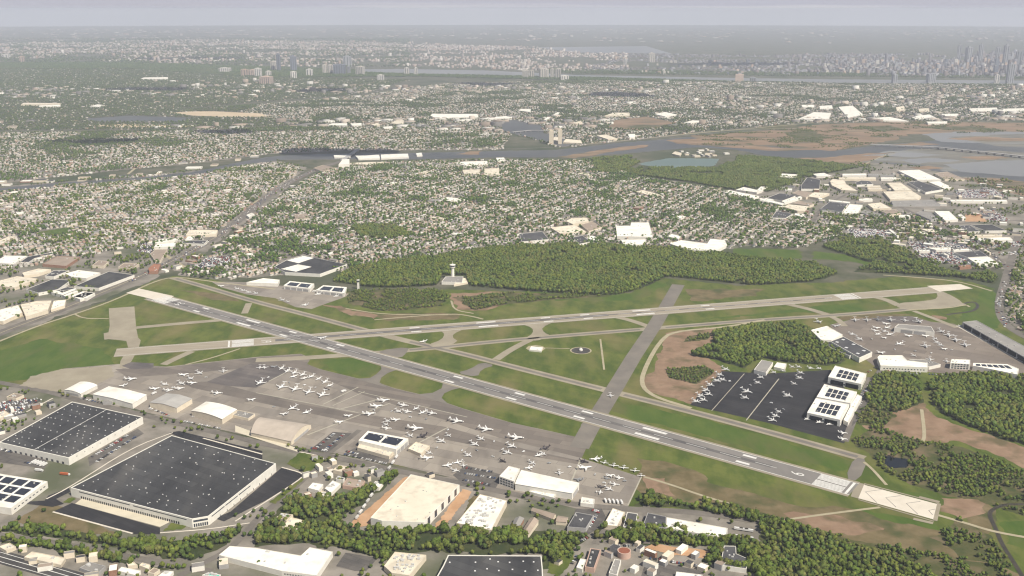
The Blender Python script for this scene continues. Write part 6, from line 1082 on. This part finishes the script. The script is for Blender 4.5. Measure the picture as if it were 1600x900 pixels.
for poly, n, ang, lo_, hi_, place in sorted(((PX(-40, 320, 300, 285, 400, 300, 330, 375, 250, 405, 60, 460, -40, 480), 44, .55, 14, 40, 'in the dense town at the left'), (PX(240, 435, 270, 405, 350, 365, 440, 300, 520, 262, 500, 290, 420, 345, 350, 395, 300, 430), 30, .95, 12, 34, 'along the diagonal highway'), (PX(1130, 300, 1240, 285, 1400, 265, 1560, 285, 1640, 335, 1640, 380, 1480, 350, 1290, 372, 1200, 330), 75, -.35, 16, 44, 'in the right-hand industrial park'), (PX(1380, 345, 1480, 355, 1640, 350, 1640, 425, 1580, 440, 1520, 400, 1400, 385), 38, -.5, 12, 38, 'beside the big dark car park'), (PX(1050, 236, 1130, 234, 1140, 245, 1060, 246), 14, .2, 14, 40, 'on the brown spit above the green pond'), (PX(0, 286, 100, 279, 250, 269, 330, 259, 400, 243, 400, 247, 300, 267, 200, 277, 0, 292), 15, .1, 25, 70, 'along the far bank of the left river'), (PX(0, 303, 100, 293, 200, 287, 300, 277, 400, 258, 410, 264, 300, 284, 100, 300, 0, 309), 13, .1, 20, 60, 'along the near bank of the left river'), (PX(430, 420, 540, 400, 700, 370, 1000, 360, 1130, 330, 1000, 290, 700, 265, 520, 275, 420, 340, 340, 400), 26, 1.05, 22, 60, 'among the houses above the big wood'), (PX(1290, 208, 1340, 206, 1372, 218, 1310, 222), 16, .2, 12, 34, 'on the marsh near the viaduct'), (PX(-20, 868, 130, 905, 300, 905, 360, 880, 240, 885, 120, 866, 0, 848), 20, .3, 9, 20, 'on the bottom-left street'), (PX(470, 715, 560, 725, 700, 755, 690, 735, 620, 735, 560, 775, 480, 780), 14, .6, 8, 18, 'in the works yard beside the warehouses'), (PX(870, 842, 1000, 850, 1120, 860, 1180, 850, 1180, 899, 850, 899), 18, .9, 8, 20, 'in the yards at the bottom right'), (PX(0, 612, 60, 612, 100, 622, 30, 672, -20, 680), 9, .7, 9, 20, 'at the left edge above the ridge-line warehouse')), key=lambda t_: t_[1] if t_[1] < 70 else 0):
    X, Y, px, py, _ = grid(poly, 20, 20, ang, .45); ok = clear(px, py, ROOFS + ROADP + WATERS + WOODS + [GRASSF]) ; ii = np.nonzero(ok)[0]; rng.shuffle(ii); c_ = 0
    for i in ii:
        if c_ >= n or len(placed) >= 298: break
        a, b = random.uniform(lo_, hi_), random.uniform(lo_, hi_) * .6; rr = max(a, b) * .5
        if any((X[i] - x) ** 2 + (Y[i] - y) ** 2 < ((rr + r2) * .95) ** 2 for x, y, r2 in placed): continue
        k8 = [(X[i] + rr * dx_, Y[i] + rr * dy_) for dx_, dy_ in ((1, 0), (-1, 0), (0, 1), (0, -1))]; qx, qy = proj(np.array([t_[0] for t_ in k8]), np.array([t_[1] for t_ in k8]))
        if not clear(qx, qy, ROOFS + ROADP).all(): continue
        placed.append((X[i], Y[i], rr)); c_ += 1; (wm_, wn_), (rm_, rn_) = random.choice(shop_w[:3] + shop_w), random.choice(shop_r)
        o = bpy.data.objects.new('shop', wm_); COL.objects.link(o); o.location = (X[i], Y[i], 0); o.rotation_euler = (0, 0, ang + random.choice((0, math.pi / 2))); o.scale = (a, b, random.uniform(5, 9))
        r_ = bpy.data.objects.new('roof', rm_); COL.objects.link(r_); r_.parent = o
        tag(o, f'small {wn_}-walled building with flat {rn_} roof {place}', 'building', 'small flat buildings ' + place)
# cars too far to tell apart, in the town's lots
cp = []
for q_ in [LOTS[5], LOTS[6], LOTS[7], LOTS[8], LOTS[11], LOTS[14], LOTS[16], LOTS[4], RF(440, 560, 830, 480, 700, 580), RC(1310, 400, 1590, 380, 1590, 420, 1330, 425), RC(1100, 280, 1590, 270, 1590, 330, 1200, 340), RB(900, 380, 1400, 385, 1400, 430, 900, 430)]:
    X, Y, px, py, vv = grid(q_, 3.0, 8.0, .7, .06); k = (rng.random(X.shape) < .55) & clear(px, py, ROOFS); cp.append(np.stack([X[k], Y[k], np.full(k.sum(), .45)], 1))
for pl, w_ in ((PX(200, 440, 262, 412, 300, 392, 345, 366, 385, 335, 420, 305, 455, 283, 500, 262), 26), (PX(1570, 440, 1558, 480, 1572, 512), 14), (PX(1575, 420, 1540, 388, 1490, 365), 12)):
    p_ = [P(a, b) for a, b in pl]
    for i in range(len(p_) - 1):
        for _ in range(int((p_[i + 1] - p_[i]).length / 9)):
            v = p_[i].lerp(p_[i + 1], random.random()); cp.append(np.array([[v.x + random.uniform(-w_, w_) * .5, v.y + random.uniform(-w_, w_) * .2, .45]]))
cp = np.vstack(cp); cv = np.array([(-.5, -.5, 0), (.5, -.5, 0), (.5, .5, 0), (-.5, .5, 0), (-.5, -.5, .6), (.5, -.5, .6), (.5, .5, .6), (-.5, .5, .6), (-.42, -.28, 1), (.42, -.28, 1), (.42, .2, 1), (-.42, .2, 1)])
cf = [(0, 1, 5), (0, 5, 4), (1, 2, 6), (1, 6, 5), (2, 3, 7), (2, 7, 6), (3, 0, 4), (3, 4, 7), (4, 5, 9), (4, 9, 8), (5, 6, 10), (5, 10, 9), (6, 7, 11), (6, 11, 10), (7, 4, 8), (7, 8, 11), (8, 9, 10), (8, 10, 11)]
CC = np.array([(.75, .75, .73), (.7, .7, .68), (.04, .04, .045), (.3, .31, .32), (.55, .54, .52), (.25, .05, .04), (.05, .07, .15)])
scatter('distant_parked_cars', [(cv, np.array(cf), np.ones(12))], cp, np.full(len(cp), .7) + rng.normal(0, .1, len(cp)), np.tile([2.0, 4.8, 1.6], (len(cp), 1)), CC[rng.integers(0, 7, len(cp))], M['vcol'])

# the far city: dense blocks beyond the ridge and the wide river
def blocks(poly, n, wlo, whi, hlo, hhi, hole, seed, cols):
    c = [P(a, b) for a, b in poly]; X = rng.uniform(min(v.x for v in c), max(v.x for v in c), n * 3); Y = rng.uniform(min(v.y for v in c), max(v.y for v in c), n * 3)
    px, py = proj(X, Y); k = pip(poly, px, py) & (px > -60) & (px < 1660) & (fbm(X / 900, Y / 600, seed) > hole) & clear(px, py, WATERS); X, Y = X[k][:n], Y[k][:n]; m = len(X)
    return np.stack([X, Y, np.zeros(m)], 1), np.stack([rng.uniform(wlo, whi, m), rng.uniform(wlo, whi, m), rng.uniform(hlo, hhi, m) * np.where(rng.random(m) < .1, 2.2, 1)], 1), cols[rng.integers(0, len(cols), m)] * rng.uniform(.75, 1.2, (m, 1))
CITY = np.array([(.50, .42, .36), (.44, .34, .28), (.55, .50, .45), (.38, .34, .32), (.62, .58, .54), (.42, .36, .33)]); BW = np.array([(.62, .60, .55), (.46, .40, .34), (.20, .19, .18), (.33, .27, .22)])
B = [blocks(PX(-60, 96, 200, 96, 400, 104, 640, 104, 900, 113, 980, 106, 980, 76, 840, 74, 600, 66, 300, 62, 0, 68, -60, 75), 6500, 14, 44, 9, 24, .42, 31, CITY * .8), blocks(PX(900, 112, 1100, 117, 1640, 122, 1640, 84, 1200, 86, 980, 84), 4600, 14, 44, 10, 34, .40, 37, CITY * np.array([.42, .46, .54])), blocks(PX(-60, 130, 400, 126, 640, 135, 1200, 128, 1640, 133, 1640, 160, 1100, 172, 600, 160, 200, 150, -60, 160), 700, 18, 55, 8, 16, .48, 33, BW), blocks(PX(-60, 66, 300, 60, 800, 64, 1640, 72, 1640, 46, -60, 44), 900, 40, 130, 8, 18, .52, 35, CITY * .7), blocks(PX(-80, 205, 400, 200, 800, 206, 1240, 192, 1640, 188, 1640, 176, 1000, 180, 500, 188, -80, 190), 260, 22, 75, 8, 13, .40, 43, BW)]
bb_ = B[1]; qx_ = proj(bb_[0][:, 0], bb_[0][:, 1])[0]; bb_[1][:, 2] *= np.clip(.30 + (qx_ - 1150) / 600, .28, 1.0) * np.exp(rng.normal(0, .4, len(qx_)))
bp, bs, bcol = (np.vstack([b[i] for b in B]) for i in range(3))
k4 = clear(*proj(bp[:, 0], bp[:, 1]), ROOFS + ROADP); bp, bs, bcol = bp[k4], bs[k4], bcol[k4]
BV = np.array([(-.5, -.5, 0), (.5, -.5, 0), (.5, .5, 0), (-.5, .5, 0), (-.5, -.5, 1), (.5, -.5, 1), (.5, .5, 1), (-.5, .5, 1)]); BF = np.array([(0, 1, 5), (0, 5, 4), (1, 2, 6), (1, 6, 5), (2, 3, 7), (2, 7, 6), (3, 0, 4), (3, 4, 7), (4, 5, 6), (4, 6, 7)])
scatter('far_city', [(BV, BF, np.ones(8))], bp, rng.uniform(-.5, .5, len(bp)), bs, bcol, M['vcol'])
FT = [(PX(-60, 108, 200, 108, 420, 122, 640, 120, 900, 126, 1640, 134, 1640, 128, 900, 120, 640, 112, 400, 104, 200, 98, -60, 98), 20, .9, .15), (PX(840, 115, 1640, 124, 1640, 119, 960, 110, 860, 108), 26, .8, .1), (PX(-60, 96, 400, 104, 640, 106, 640, 60, -60, 60), 60, .6, .45)]
fp, fs = [], []
for i, (q_, d_, kp, ho_) in enumerate(FT):
    a, b = add_trees(q_, d_, 10, 18, kp, WATERS, ho_, (1.2, 1.7), 500.0, 50 + i); fp.append(a); fs.append(b * (1 + .6 * (i == 2)))
fp, fs = np.vstack(fp), np.vstack(fs)
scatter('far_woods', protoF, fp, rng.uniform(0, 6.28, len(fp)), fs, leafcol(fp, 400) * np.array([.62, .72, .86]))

# unseen clouds above the haze: some inferred from ground shadows, others added for shade
M['cloud'] = mat('cloud', (.85, .85, .86), rough=1.0, spec=0)
for (cx_, cy_, wx, wy, alt) in ((525, 239, 360, 130, 1500), (350, 207, 190, 90, 1500), (500, 142, 230, 260, 1700), (250, 140, 420, 200, 1700), (980, 148, 330, 220, 1700), (760, 132, 260, 200, 1700), (150, 222, 260, 90, 1500), (1150, 100, 900, 350, 1900), (300, 92, 900, 300, 1900)):
    sp_ = P(cx_, cy_); c = sp_ + SUND * (alt / SUND.z); V, Fc = [], []
    for k in range(14):
        a, rr = random.uniform(0, 6.28), random.uniform(0, .75); ctr = Vector((c.x + math.cos(a) * rr * wx, c.y + math.sin(a) * rr * wy, alt + random.uniform(-20, 50))); rad = random.uniform(.3, .5) * min(wx, wy * 1.6); o_ = len(V)
        V += [ctr + Vector((v[0] * rad * 1.4, v[1] * rad * .9, v[2] * rad * .5)) for v in I2[0]]
        Fc += [tuple(int(t_) + o_ for t_ in f) for f in I2[1]]
    o = link('cloud', V, Fc, M['cloud'], smooth=True); o['kind'] = 'structure'
